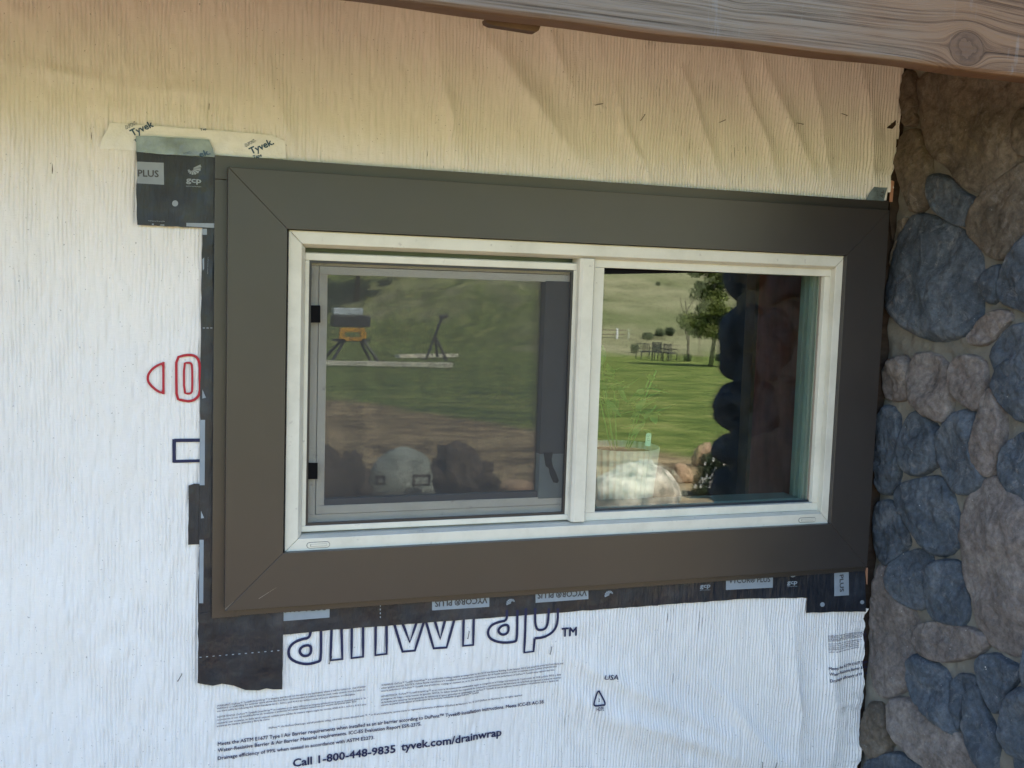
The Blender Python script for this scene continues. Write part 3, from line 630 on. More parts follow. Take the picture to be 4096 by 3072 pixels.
def mitred(name, rings, m, root, gap=.0004, bevel=0):
    for side in ('top', 'right', 'bottom', 'left'):
        b = MB(); n = len(rings); prof = []
        for k in range(n-1):
            q = side_quads(rings[k], rings[k+1], side, gap)
            if k == 0: prof.append((q[0], q[1]))
            prof.append((q[3], q[2]))
        vs = [p[0] for p in prof]+[p[1] for p in prof]
        b.add(vs, [(k, k+1, k+1+n, k+n) for k in range(n-1)]+[tuple(range(n)), tuple(range(2*n-1, n-1, -1)), (0, n, 2*n-1, n-1)])
        b.build(name, m, root, bevel=bevel)
trim = empty('window_trim', ((OUT[0]+OUT[1])/2, 0, OUT[2]), 'wide mitred dark brown metal trim around the white window', 'trim')
mitred('trim_board', [(TR_, YFL+.001), (TR_, YO), (TRI, YO), (TRI, -.006)], M['metal'], trim, .00018, .0006)
o = OUT; seam = P(480, 387, YFL).z; fx = TR_[0]+.06; ins = TR_[0]+.03, TR_[1]-.03, TR_[2]+.03, TR_[3]-.008
b = MB().prism([(o[0], seam), (ins[0], seam), (ins[0], ins[3]), (o[1], ins[3]), (o[1], o[3]), (o[0], o[3])], YFL, -.0105); b.build('flange', M['metal'], trim, bevel=.0006)
b = MB().box(o[0], ins[0], YFL+.0006, -.0105, o[2], seam-.0008); b.build('flange', M['metal'], trim, bevel=.0005)
sx = Pf(939, 2450, YFL).x
b = MB().box(ins[0], sx, YFL+.0004, -.0105, o[2], ins[2]).box(sx+.0006, o[1], YFL-.0006, -.0105, o[2]+.002, ins[2]); b.build('flange', M['metal'], trim, bevel=.0005)
b = MB().box(ins[1], o[1]-.0005, YFL+.0004, -.0105, ins[2], ins[3]); b.build('flange', M['metal'], trim)
# light scratches near the lower left mitre
b = MB()
for a, c in (((900+0, 2438), (935, 2405)), ((1035, 2395), (1105, 2350))):
    p, q = Pf(*a, YO-.0004), Pf(*c, YO-.0004); n_ = Vector((-(q.z-p.z), 0, q.x-p.x)).normalized()*.0004; b.add([p+n_, q+n_*.3, q-n_*.3, p-n_], [(0, 1, 2, 3)])
b.build('scratch', m_simple('bare_metal_scratch', (.30, .28, .25), .4), trim)

# ------------------------------------------------------------------ the sliding window
win = empty('sliding_window', ((FO[0]+FO[1])/2, 0, FO[2]), 'white vinyl two pane sliding window with a dark screen on its left half', 'window')
mitred('outer_frame', [(FO, .01), (FO, YF), (FE, YF), (FL, YL), (FL, .06)], M['vinyl'], win, .0003, .0012)
V = M['vinyl']
def rails(name, outer, inner, y0, y1, m, root, bevel=.001, vert_long=False):
    x0, x1, z0, z1 = outer; a0, a1, c0, c1_ = inner; g = .0003
    if vert_long:
        MB().box(x0, a0, y0, y1, z0, z1).build(name, m, root, bevel=bevel); MB().box(a1, x1, y0, y1, z0, z1).build(name, m, root, bevel=bevel)
        MB().box(a0+g, a1-g, y0, y1, c1_, z1).build(name, m, root, bevel=bevel); MB().box(a0+g, a1-g, y0, y1, z0, c0).build(name, m, root, bevel=bevel)
    else:
        MB().box(x0, x1, y0, y1, c1_, z1).build(name, m, root, bevel=bevel); MB().box(x0, x1, y0, y1, z0, c0).build(name, m, root, bevel=bevel)
        MB().box(x0, a0, y0, y1, c0+g, c1_-g).build(name, m, root, bevel=bevel); MB().box(a1, x1, y0, y1, c0+g, c1_-g).build(name, m, root, bevel=bevel)
# screen holder rails, black screen frame, mesh, clips
YS = .004
SH = rect((1221, 1008), (2314, 1058), (2278, 2076), (1205, 2131), YS)
SB = rect((1238, 1036), (2295, 1085), (2260, 2057), (1222.5, 2105), YS)
rails('screen_track', SH, SB, YS, .012, V, win)
SI = [SB[0]+.0045, SB[1]-.0045, SB[2]+.0045, SB[3]-.0045]
scr = MB().build('insect_screen', None, win) if False else None
sb = MB(); x0, x1, z0, z1 = SB; a0, a1, c0, cc1 = SI
sb.box(x0, x1, .0055, .013, cc1, z1).box(x0, x1, .0055, .013, z0, c0).box(x0, a0, .0055, .013, c0, cc1).box(a1, x1, .0055, .013, c0, cc1)
so_ = sb.build('screen_frame', M['black'], win)
ms = MB().add([(a0, .0085, c0), (a1, .0085, c0), (a1, .0085, cc1), (a0, .0085, cc1)], [(0, 1, 2, 3)]).build('screen_mesh', M['screen'], win)
for q in ([(672, 660), (692, 660), (692, 697), (672, 697)], [(666, 1000), (686, 1000), (686, 1035), (666, 1035)]):
    pts = [P(*p, .004) for p in q]; MB().prism([(p.x, p.z) for p in pts], .0035, .0075).build('screen_clip', M['gap'], win)
# left sliding sash behind the screen
YB = .022
LS = [SH[0]-.006, SH[1]+.01, SH[2]-.004, SH[3]+.002]
LG = rect((1308, 1097), (2262, 1131), (2230, 1986), (1298, 2023), YB)
LM = rect((1274, 1062), (2290, 1100), (2262, 2010), (1262, 2068), YB)
rails('sash_rail', LS, LM, YB+.001, YB+.02, V, win, .0006)
rails('glazing_bead', [LM[0]+.001, LM[1], LM[2]+.001, LM[3]-.001], LG, YB-.001, YB+.02, V, win, .0006)
MB().box(LG[0]-.01, LG[1]+.02, YB+.010, YB+.014, LG[2]-.01, LG[3]+.01).build('left_pane', M['glass'], win)
MB().box(LG[0]-.01, LG[1]+.02, YB+.026, YB+.030, LG[2]-.01, LG[3]+.01).build('left_inner_pane', M['glass2'], win)
DS = rect((2178, 1120), (2276, 1131), (2246, 1986), (2159, 1982), YB-.003)
zmid = Pf(2200, 1814, YB).z
MB().box(DS[0], DS[1]+.02, YB-.004, YB+.018, zmid, LG[3]+.002).build('meeting_stile', m_simple('dark_stile', (.045, .05, .055), .6, .3), win)
MB().box(DS[0], DS[1]+.02, YB-.0034, YB+.018, LG[2]-.002, zmid-.0005).build('lower_stile', m_simple('grey_stile', (.16, .19, .19), .6, .3), win)
tab = [(1890, 1150+0)]
q = [P((1150+.7533*x)*.54, (950+.7533*y)*.54, YB-.005) for x, y in [(1360, 1140), (1408, 1140), (1402, 1180), (1408, 1215), (1425, 1250), (1440, 1290), (1432, 1304), (1412, 1300), (1395, 1262), (1388, 1225), (1372, 1215), (1366, 1180)]]
MB().prism([(p.x, p.z) for p in q], YB-.0064, YB-.0044).build('pull_tab', M['gap'], win)
MB().box(LG[0]-.002, LG[1], YB+.002, YB+.012, LG[2]-.004, LG[2]+.012).build('gasket', m_simple('blue_gasket', (.03, .04, .06), .4), win)
# mullion (chamfered post)
YM = -.016
ml = Pf(2326, 1050, YM).x*.5+Pf(2289, 2080, YM).x*.5; mr = Pf(2377, 1050, YM).x*.5+Pf(2338, 2080, YM).x*.5
me_ = Pf(2386, 1050, YM).x*.5+Pf(2347, 2080, YM).x*.5; zt = Pf(2350, 1034, YM).z; zb = Pf(2315, 2088, YM).z
prof = [(ml-.0015, .03), (ml-.0015, YM+.006), (ml+.004, YM), (mr, YM), (me_, YM+.007), (me_, .03)]
n = len(prof); MB().add([(x, y, zb) for x, y in prof]+[(x, y, zt) for x, y in prof], [tuple(range(n)), tuple(range(2*n-1, n-1, -1))]+[(i, (i+1) % n, (i+1) % n+n, i+n) for i in range(n)]).build('mullion', V, win, bevel=.0008)
# fixed right sash
YR = .000
RO = rect((2388, 1040), (3326, 1073), (3273, 2043), (2350, 2080), YR)
RI = rect((2416, 1073), (3299, 1103), (3248, 2014), (2381, 2047), YR)
RO[0] = me_+.0006
rails('fixed_sash_rail', RO, RI, YR, .022, V, win, .0008)
YG = .016
MB().box(RI[0]-.008, RI[1]+.008, YG, YG+.004, RI[2]-.008, RI[3]+.008).build('right_pane', M['glass'], win)
MB().box(RI[0]-.008, RI[1]+.008, YG+.017, YG+.020, RI[2]-.008, RI[3]+.008).build('right_inner_pane', M['glass2'], win)
ip = bpy.data.objects['right_inner_pane']; xm, ym = RI[1], YG+.017
for v in ip.data.vertices: v.co.y += (xm-v.co.x)*math.tan(math.radians(.32))
for v in ip.data.vertices: v.co.y += .0
# added black wedge in place of a dark reflection, head of right pane
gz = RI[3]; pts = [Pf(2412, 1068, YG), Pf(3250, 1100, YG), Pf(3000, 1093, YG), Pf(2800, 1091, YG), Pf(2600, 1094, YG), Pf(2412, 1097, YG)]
MB().prism([(p.x, p.z) for p in pts], YG-.0022, YG-.0006).build('dark_reflection_wedge', M['gap'], win)
MB().box(RI[0], RI[1], YG-.004, YG-.001, RI[2]-.001, RI[2]+.005).build('sill_gasket', m_simple('dark_seal', (.02, .03, .045), .3), win)
MB().box(RI[1]-.003, RI[1]+.001, YG-.004, YG-.001, RI[2], RI[3]).build('side_seal', m_simple('tan_seal', (.22, .19, .15), .6), win)
# weep covers
for (l, t_, r, bt) in ((1228, 2166, 1318, 2193), (3195, 2069, 3261, 2090)):
    a = Pf(l, (t_+bt)/2+4, YF); c = Pf(r, (t_+bt)/2-4, YF); zc = (a.z+c.z)/2; hh = abs(Pf(l, t_, YF).z-Pf(l, bt, YF).z)*.40
    def pill(x0, x1, h, n=8):
        return [(x0+h-h*math.sin(math.pi*k/n), zc+h*math.cos(math.pi*k/n)) for k in range(n+1)][::1]+[(x1-h+h*math.sin(math.pi*k/n), zc-h*math.cos(math.pi*k/n)) for k in range(n+1)]
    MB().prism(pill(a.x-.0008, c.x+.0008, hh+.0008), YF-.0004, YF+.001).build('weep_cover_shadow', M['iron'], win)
    cv = MB().prism(pill(a.x, c.x, hh), YF-.0014, YF+.0005).build('weep_cover', V, win, bevel=.0005)
    w = c.x-a.x; MB().box(a.x+w*.14, c.x-w*.14, YF-.0018, YF-.0012, zc-hh*.46, zc+hh*.46).build('weep_slot', m_simple('weep_slot', (.30, .29, .25), .7), cv)
    MB().box(a.x+w*.17, c.x-w*.15, YF-.0024, YF-.0016, zc-hh*.30, zc+hh*.36).build('weep_flap', V, cv)

# ------------------------------------------------------------------ room behind the glass
def struct(name, mb, m): return tag(mb.build(name, M[m]), kind='structure')
X0, X1, ZA, ZB = FO
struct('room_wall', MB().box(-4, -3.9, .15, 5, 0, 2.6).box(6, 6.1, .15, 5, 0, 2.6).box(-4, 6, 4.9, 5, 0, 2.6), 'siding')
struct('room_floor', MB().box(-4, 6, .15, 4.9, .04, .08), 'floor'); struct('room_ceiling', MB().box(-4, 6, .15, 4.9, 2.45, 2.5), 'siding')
jb = MB(); j0, j1, k0, k1 = RI[0]-.01, RI[1]+.004, RI[2]+.002, RI[3]
jx = FL[0]
j = empty('window_reveal', ((jx+j1)/2, .1, k0), 'pale grey green reveal boards lining the opening behind the panes', 'reveal')
jl = .05
MB().box(j1, j1+.02, .045, .045+jl, k0-.02, k1+.02).build('side_board', M['jamb'], j, bevel=.003)
MB().box(j1-.007, j1+.001, .050, .058, k0, k1).build('bead', M['jamb'], j); MB().box(j1-.004, j1+.001, .072, .078, k0, k1).build('bead', M['jamb'], j)
MB().box(jx-.02, jx, .045, .045+jl, k0-.02, k1+.02).build('side_board', M['jamb'], j)
MB().box(jx, j1, .045, .045+jl+.02, k0-.02, k0).build('sill_board', M['jamb'], j, bevel=.003)
MB().box(jx, j1, .045, .045+jl, k1, k1+.02).build('head_board', M['jamb'], j)
# red-brown door with a light edge strip inside
ya = .62; p0 = P(1627, 700, ya)
d = empty('interior_door', (p0.x+.4, ya, .08), 'dark red brown wooden door standing inside behind the right pane', 'door')
MB().box(p0.x+.012, p0.x+.9, ya, ya+.04, .08, 2.42).build('door_leaf', M['door'], d, bevel=.004)
MB().box(p0.x, p0.x+.011, ya-.004, ya+.044, .08, 2.42).build('edge_strip', M['edge'], d)
# planter on the sill inside
pc = P(1348, 962, .185); pc.x -= .01
pr = empty('planter', (pc.x, .185, .9), 'white ribbed planter with a leafy plant indoors behind the right pane', 'planter')
b = MB(); N = 72; zt = pc.z; hgt = .26; rings = []
for i in range(9):
    f = i/8; r = .088-.026*f
    rings.append([(pc.x+(r*(1+.022*math.cos(36*a*2*math.pi/N*1.0)))*math.cos(a*2*math.pi/N), .185+(r*(1+.022*math.cos(36*a*2*math.pi/N)))*math.sin(a*2*math.pi/N), zt-hgt*f) for a in range(N)])
b.add([v for r in rings for v in r], [(i*N+k, i*N+(k+1) % N, (i+1)*N+(k+1) % N, (i+1)*N+k) for i in range(8) for k in range(N)]+[tuple(8*N+k for k in range(N))]); b.build('pot', M['pot'], pr)
b = MB(); b.add([(pc.x+.082*math.cos(a*.3927), .185+.082*math.sin(a*.3927), zt-.015) for a in range(16)], [tuple(range(16))]); b.build('soil', M['soil'], pr)
rr = random.Random(3); lb = MB(); stm = MB()
def leaf(mb, p, d, L, w):
    d = d.normalized(); s_ = d.cross(Vector((0, 0, 1))); s_ = s_.normalized() if s_.length > .01 else Vector((1, 0, 0)); up = s_.cross(d)
    q = [p, p+d*L*.35+s_*w+up*w*.3, p+d*L*.7+s_*w*.8, p+d*L, p+d*L*.7-s_*w*.8, p+d*L*.35-s_*w+up*w*.3]; mb.add(q, [(0, 1, 2, 3), (0, 3, 4, 5)])
for k in range(7):
    a = rr.uniform(0, 6.28); base = Vector((pc.x+.02*math.cos(a), .185+.02*math.sin(a), zt-.01)); tip = base+Vector((.07*math.cos(a), .05*math.sin(a), rr.uniform(.10, .24)))
    stm.tube([base, base.lerp(tip, .5)+Vector((0, 0, .01)), tip], .0018, 5)
    for q in range(9):
        t_ = rr.uniform(.45, 1); p = base.lerp(tip, t_); leaf(lb, p, Vector((rr.uniform(-1, 1), rr.uniform(-1, 1), rr.uniform(-.5, .5))), rr.uniform(.045, .075), .010)
stm.build('stem', M['leafin'], pr); lb.build('leaves', M['leafin'], pr)
q = [P(*p, .095) for p in ((1396, 938), (1400, 935), (1406, 936), (1407, 940), (1405, 964), (1394, 963))]
tg = MB().prism([(p.x, p.z) for p in q], .095, .0965).build('plant_tag', M['tag'], pr)
b = MB()
for k, yy in enumerate((943, 948, 952)):
    put_text(b, ('Full', 'Sun', 'Outdoor')[k], (1397.5, yy), (1405-(2 if k < 2 else 0), yy), 2.2, .0946, .01, drape=False)
b.build('tag_print', M['logodark'], tg)

# ------------------------------------------------------------------ timber fascia beam
YBm = -.60
zb0 = Pf(2800, 150, YBm).z
knots = [(P(2088, 105, YBm).x, P(2088, 105, YBm).z, .026), (P(1600, -30, YBm).x, P(1600, -30, YBm).z, .012)]
zb = P(1500, 95, YBm).z
ztgt = (Pf(4096, 303, YBm).z+Pf(1496, 0, YBm).z)/2
beam = empty('timber_beam', (1.0, YBm, ztgt), 'weathered grey brown timber beam with a round knot crossing the top right', 'beam')
m_w = m_wood([(kx, kz, ka) for kx, kz, ka in knots])
ns = 400; prof = [(0.0, .30), (0.0, .006), (.003, .0015), (.008, 0), (.036, -.001), (.042, .004), (.042, .30)]
b = MB(); L = []
for i in range(ns+1):
    x = -2.6+i*5.2/ns; wz = .0015*math.sin(x*7)+.001*math.sin(x*23+1)
    L += [(x, YBm+py, ztgt+pz+(wz if pz < .1 else 0)) for py, pz in prof]
n = len(prof); b.add(L, [(i*n+k, i*n+(k+1) % n, (i+1)*n+(k+1) % n, (i+1)*n+k) for i in range(ns) for k in range(n)]+[tuple(range(n)), tuple(ns*n+k for k in range(n))])
b.build('beam_body', m_w, beam)
# dark splice plate under the beam
q = [P(*p, YBm+.044) for p in ((1049, 40), (1170, 50), (1164, 66), (1158, 69), (1062, 54), (1051, 49))]
tag(MB().prism([(p.x, p.z) for p in q], YBm+.0435, YBm+.062).build('splice_plate', m_simple('dark_wood', (.10, .06, .04), .7, .3, .3, 20), bevel=.001), 'small dark board fixed behind the lower edge of the timber beam', 'board')
# porch roof over the wall
roof = empty('porch_roof', (0, -.3, 2.3), 'wood lined porch soffit and house roof above the wrapped wall', 'roof')
MB().box(-5, 6, YBm+.045, 0, 2.34, 2.37).build('soffit', M['soffit'], roof)
MB().box(-5.2, 6.2, YBm-.12, 9, 2.62, 2.72).build('roof_deck', M['roof'], roof)
MB().box(-5, 6, YBm+.01, YBm+.05, 2.27, 2.62).build('fascia', M['soffit'], roof)

# ------------------------------------------------------------------ stone column
XC = 1.622; XS = 1.586
colm = empty('stone_column', (XC, -.33, 0), 'rounded river stone column of slate blue and brown stones set in grey mortar', 'column')
# mortar body
ys = np.linspace(-.68, .0, 150); zs = np.linspace(0, 2.4, 500); Yg, Zg = np.meshgrid(ys, zs, indexing='ij')
Xg = XC-.001+.006*(vnoise(Yg*60, Zg*60, 41)-.5)+.008*(vnoise(Yg*17, Zg*17, 42)-.5)+.05*np.clip((-.60-Yg)/.08, 0, 1)**2
Vg = np.stack([Xg, Yg, Zg], -1).reshape(-1, 3); i = np.arange(Xg.size).reshape(Xg.shape); Fg = np.stack([i[:-1, :-1], i[:-1, 1:], i[1:, 1:], i[1:, :-1]], -1).reshape(-1, 4)
npmesh('mortar', Vg, Fg, M['mortar'], colm, True)
MB().box(XC+.05, XC+.75, -.68, -.0, 0, 2.4).build('core', M['mortar'], colm)
c7 = lambda x, y: (1809+x*.4232, 108+y*.4232)
c8s = lambda x, y: (1809+x*.5119, 810+y*.5119)
T7 = [('brown', [(400, 130), (560, 110), (760, 110), (940, 110), (985, 160), (950, 240), (905, 310), (875, 400), (900, 520), (870, 580), (800, 650), (730, 720), (640, 690), (590, 650), (560, 590), (480, 540), (440, 480), (415, 380), (395, 260)]),
      ('brown', [(328, 95), (385, 120), (380, 290), (355, 350), (330, 330), (322, 200)]), ('brown', [(335, 300), (385, 330), (378, 385), (325, 390)]),
      ('brown', [(310, 430), (390, 405), (425, 470), (460, 580), (455, 700), (440, 790), (370, 830), (340, 760), (300, 640), (292, 540)]),
      ('blue', [(480, 630), (560, 650), (620, 720), (700, 765), (690, 850), (640, 900), (560, 880), (490, 820), (455, 740), (455, 670)]),
      ('brown', [(910, 310), (952, 290), (1040, 290), (1050, 560), (952, 545), (900, 520), (872, 420)]),
      ('brown', [(720, 740), (820, 650), (952, 560), (1040, 590), (1040, 860), (930, 960), (850, 1060), (780, 1060), (700, 990), (650, 920), (670, 830)]),
      ('blue', [(360, 860), (430, 850), (560, 900), (680, 980), (710, 1080), (705, 1300), (690, 1380), (640, 1440), (490, 1480), (380, 1440), (280, 1360), (245, 1290), (240, 1200), (270, 1060), (290, 980)]),
      ('blue', [(722, 1130), (800, 1095), (828, 1100), (810, 1220), (785, 1300), (740, 1280), (718, 1200)]),
      ('blue', [(865, 1060), (952, 940), (1050, 900), (1050, 1370), (880, 1310), (805, 1260), (820, 1150)]),
      ('taupe', [(722, 1370), (790, 1325), (850, 1330), (880, 1370), (820, 1420), (760, 1500), (690, 1510), (648, 1480), (680, 1420)]),
      ('blue', [(860, 1415), (1000, 1390), (1060, 1500), (1040, 1790), (900, 1755), (800, 1640), (765, 1540)]),
      ('brown', [(290, 880), (345, 850), (270, 1030), (258, 1120)])]
T8 = [('taupe', [(178, -60), (285, -85), (298, 60), (280, 108), (220, 110), (174, 85)]), ('taupe', [(295, -85), (400, -90), (455, -30), (470, 60), (462, 170), (430, 205), (350, 160), (300, 85)]),
      ('taupe', [(465, -40), (520, -85), (600, -70), (615, 0), (610, 100), (575, 155), (510, 120), (475, 60)]), ('taupe', [(622, 50), (665, 110), (690, 200), (680, 300), (650, 390), (630, 432), (580, 400), (555, 360), (570, 250), (585, 150)]),
      ('blue', [(180, 135), (240, 150), (255, 250), (250, 400), (230, 480), (190, 505), (160, 480), (148, 380), (150, 250)]), ('blue', [(310, 150), (370, 180), (405, 240), (415, 360), (380, 400), (320, 428), (270, 400), (257, 320), (264, 230)]),
      ('blue', [(500, 152), (570, 170), (562, 350), (610, 420), (580, 480), (520, 505), (470, 480), (430, 400), (414, 300), (422, 220)]), ('blue', [(700, 290), (787, 235), (860, 240), (860, 560), (740, 520), (680, 450), (675, 350)]),
      ('blue', [(240, 470), (330, 440), (420, 430), (460, 500), (500, 600), (500, 700), (440, 765), (370, 740), (290, 640), (240, 560)]), ('blue', [(150, 545), (200, 530), (240, 560), (270, 630), (288, 700), (250, 770), (200, 808), (150, 760), (130, 680), (135, 600)]),
      ('blue', [(330, 735), (385, 770), (375, 870), (360, 980), (320, 990), (240, 950), (200, 870), (210, 810), (260, 760)]), ('blue', [(400, 785), (500, 790), (520, 850), (538, 960), (530, 1055), (460, 1050), (380, 1020), (370, 920), (380, 830)]),
      ('taupe', [(550, 520), (630, 435), (700, 480), (787, 550), (870, 620), (870, 1130), (740, 1185), (640, 1140), (590, 1080), (570, 960), (530, 850), (515, 700), (520, 580)]),
      ('taupe', [(160, 820), (200, 815), (215, 930), (320, 1010), (300, 1100), (285, 1200), (285, 1310), (200, 1360), (140, 1330), (130, 1180), (130, 1000)]),
      ('taupe', [(320, 1060), (400, 1042), (520, 1060), (600, 1090), (610, 1150), (560, 1190), (460, 1215), (370, 1200), (305, 1140)]),
      ('blue', [(300, 1180), (380, 1210), (450, 1260), (470, 1380), (500, 1520), (450, 1500), (380, 1440), (310, 1370), (290, 1290)]), ('blue', [(480, 1265), (560, 1270), (580, 1310), (525, 1340), (512, 1500), (490, 1490), (465, 1370)]),
      ('blue', [(532, 1340), (585, 1310), (605, 1420), (665, 1540), (650, 1680), (590, 1670), (530, 1520), (520, 1400)]), ('blue', [(580, 1190), (650, 1178), (700, 1210), (785, 1250), (700, 1350), (660, 1440), (615, 1380), (575, 1260)]),
      ('blue', [(740, 1330), (830, 1300), (870, 1350), (860, 1640), (760, 1625), (690, 1580), (680, 1480), (700, 1380)]), ('taupe', [(200, 1375), (300, 1370), (420, 1440), (520, 1540), (590, 1690), (420, 1720), (260, 1560), (210, 1480)]),
      ('brown', [(120, 1385), (180, 1390), (210, 1500), (215, 1580), (150, 1630), (100, 1590), (95, 1500)]), ('blue', [(100, 1640), (200, 1595), (280, 1605), (350, 1680), (280, 1790), (90, 1790)]),
      ('blue', [(690, -60), (800, -80), (870, 0), (860, 205), (760, 200), (690, 140), (640, 30)])]
def stone(poly, mname, seed, x_out=XS, x_in=XC, depth_dir=None, bulge=None):
    "domed stone: poly in (y,z) on the column face, swelling towards -x"
    q = [(p[0], p[1]) for p in poly]; gx = sum(p[0] for p in q)/len(q); gz = sum(p[1] for p in q)/len(q); gr_ = 1.10
    q = smooth_poly([(gx+(a-gx)*gr_, gz+(b-gz)*gr_) for a, b in q], 1); rr = random.Random(seed)
    cx = sum(p[0] for p in q)/len(q); cz = sum(p[1] for p in q)/len(q); n = len(q)
    # resample evenly
    pts = []; per = [math.dist(q[i], q[(i+1) % n]) for i in range(n)]; tot = sum(per); m = max(48, int(tot/.0045)); acc = 0; k = 0
    for j in range(m):
        t = tot*j/m
        while acc+per[k] < t: acc += per[k]; k += 1
        f = (t-acc)/per[k]; a, b = q[k], q[(k+1) % n]; pts.append((a[0]+(b[0]-a[0])*f, a[1]+(b[1]-a[1])*f))
    size = math.sqrt(abs(sum(pts[i][0]*pts[(i+1) % m][1]-pts[(i+1) % m][0]*pts[i][1] for i in range(m)))/2)
    H = (x_in-x_out)*(bulge or (.75+.35*min(1, size/.12))); nr = 22; vs = []; pl = [(rr.uniform(.62, .95), rr.uniform(-.16, .16), rr.uniform(-.16, .16)) for _ in range(5)]; so_ = Vector((seed*3.1, seed*1.7, seed*.9))
    for r in range(nr+1):
        f = 1-r/nr
        for (y, z) in pts:
            ff = f if r else 1.0
            yy, zz = cx+(y-cx)*ff, cz+(z-cz)*ff
            prof_ = (1-ff**4.5)**.5 if ff < 1 else 0
            nv = mnoise.fractal(Vector((yy, zz, 0))*11+so_, 1.0, 2.0, 4)*.010+mnoise.fractal(Vector((yy, zz, 0))*38+so_, .9, 2.0, 4)*.0036
            facet = abs(mnoise.noise(Vector((yy, zz, .3))*9+so_*2))*.010
            dome = H*prof_
            for (p0_, pa, pb) in pl:
                lim = H*p0_+(yy-cx)*pa+(zz-cz)*pb; k_ = .004
                if dome > lim-k_ and prof_ > 0: dome = min(dome, lim+max(0, dome-lim)*.18)
            dome = max(dome, H*.45*prof_)
            vs.append((x_in+.012*(1 if r == 0 else 0)-dome-nv*min(1, prof_*1.5)+facet*prof_, yy, zz))
    fs = [(r*m+k, r*m+(k+1) % m, (r+1)*m+(k+1) % m, (r+1)*m+k) for r in range(nr) for k in range(m)]
    b = MB().add(vs, fs)
    return b.build('stone', M[mname], colm, smooth=True)
sd = 1
for T, cf in ((T7, c7), (T8, c8s)):
    for mname, poly in T:
        w = [PX(*cf(*p), 1.603) for p in poly]; stone([(min(p.y, -.004), p.z) for p in w], mname, sd); sd += 1
# the rest of the face toward the front corner, with corner stones
rr = random.Random(11)
for z0 in np.arange(.12, 2.3, .155):
    for ky, y0 in enumerate((-.52,)):
        zc = z0+rr.uniform(-.03, .03)+.07*(ky % 2); yc = y0+rr.uniform(-.015, .015); ry, rz = rr.uniform(.052, .07), rr.uniform(.06, .085)
        stone([(yc+ry*math.cos(a)*(1+.12*rr.uniform(-1, 1)), zc+rz*math.sin(a)*(1+.12*rr.uniform(-1, 1))) for a in np.linspace(0, 6.28, 11)[:-1]], rr.choice(['blue', 'blue', 'brown']), sd); sd += 1
ez = [P(1570, y, GY).z for y in (560, 655, 822, 932, 985, 1100, 1180)]
def mirz(dy): return Gd(1570, dy, -.66).z
bounds = [1900/1.0]
cuts = [mirz(v) for v in (470, 655, 822, 932, 1000, 1100, 1230, 1400)]
for a, b_ in zip(cuts[:-1], cuts[1:]):
    zc, rz = (a+b_)/2, abs(a-b_)/2*1.03; rr2 = random.Random(int(zc*1000)); me = bmesh.new(); bmesh.ops.create_icosphere(me, subdivisions=4, radius=1)
    so2 = Vector((zc*9, 2, 3))
    for v in me.verts:
        c = v.co; c.z = math.copysign(abs(c.z)**.8, c.z); nz = mnoise.fractal(c*1.3+so2, 1, 2, 4)*.16; v.co = Vector((c.x*.075*(1+nz)+1.672, c.y*.105*(1+nz)-.635, c.z*rz*(1+nz*.3)+zc))
    mm = bpy.data.meshes.new('stone'); me.to_mesh(mm); me.free(); link('stone', mm, M['blue'], colm, True)
# splinters and torn sheathing in the slot between wrap and stones
b = MB(); tag_ = None
spl = empty('torn_sheathing', (1.605, -.01, 1.8), 'torn dark brown sheathing splinters showing between the wrap and the stones', 'splinter')
for pts_, m in (([(1938, 300), (1948, 305), (1944, 420), (1940, 520), (1928, 520), (1922, 470), (1926, 380)], 'sheath'), ([(1918, 276), (1940, 255), (1942, 262), (1928, 278)], 'sheath')):
    q = [P(*p, -.006) for p in pts_]; MB().prism([(p.x, p.z) for p in q], -.006, 0.002).build('splinter', M[m], spl)
q = [P(*p, -.009) for p in ((1925, 390), (1930, 392), (1926, 436), (1921, 436))]; tag(MB().prism([(p.x, p.z) for p in q], -.012, -.008).build('splinter', m_simple('fresh_wood', (.42, .22, .14), .8), spl), 'fresh orange splinter')
q = [P(*p, -.009) for p in ((1869, 1226), (1873, 1226), (1872, 1262))]; MB().prism([(p.x, p.z) for p in q], -.012, -.008).build('splinter', m_simple('fresh_wood2', (.42, .22, .14), .8), spl)

# ------------------------------------------------------------------ the garden that the glass mirrors
def ico(name, loc, sc, m, parent, seed, amp=.25, freq=1.2, sub=4, flat=.0):
    bm = bmesh.new(); bmesh.ops.create_icosphere(bm, subdivisions=sub, radius=1); so3 = Vector((seed*2.3, seed*1.1, seed*.7))
    for v in bm.verts:
        c = v.co.copy(); nz = mnoise.fractal(c*freq+so3, 1, 2, 6)*amp+abs(mnoise.noise(c*2.2+so3))*-.9*amp; c = c*(1+nz); v.co = Vector((c.x*sc[0], c.y*sc[1], max(c.z, -.5)*sc[2]))+Vector(loc)
    me = bpy.data.meshes.new(name); bm.to_mesh(me); bm.free(); return link(name, me, m, parent, True)
def boulder(dx, dy, w_px, h_px, m, label, seed, deep=1.0, amp=.25):
    p = G(dx, dy); d = abs(-p.y+2+.06); s_ = w_px/2/2322*d; hz = h_px/2322*d
    o = ico('boulder', (p.x, p.y, p.z+hz*.25), (s_, s_*.8*deep, hz*.85), M[m], None, seed, amp); tag(o, label, 'boulder', 'boulders at the edge of the garden bed')
boulder(1365, 1108, 225, 118, 'rockl', 'big pale sunlit boulder mirrored low in the right pane', 1)
boulder(1285, 1110, 60, 50, 'rockt', 'small tan boulder mirrored at the lower left corner of the right pane', 2)
boulder(1517, 1000, 62, 48, 'rockt', 'smooth tan rock mirrored beside the dark column', 3)
boulder(1470, 1035, 55, 35, 'rockt', 'low reddish rock mirrored left of the flowering bush', 4)
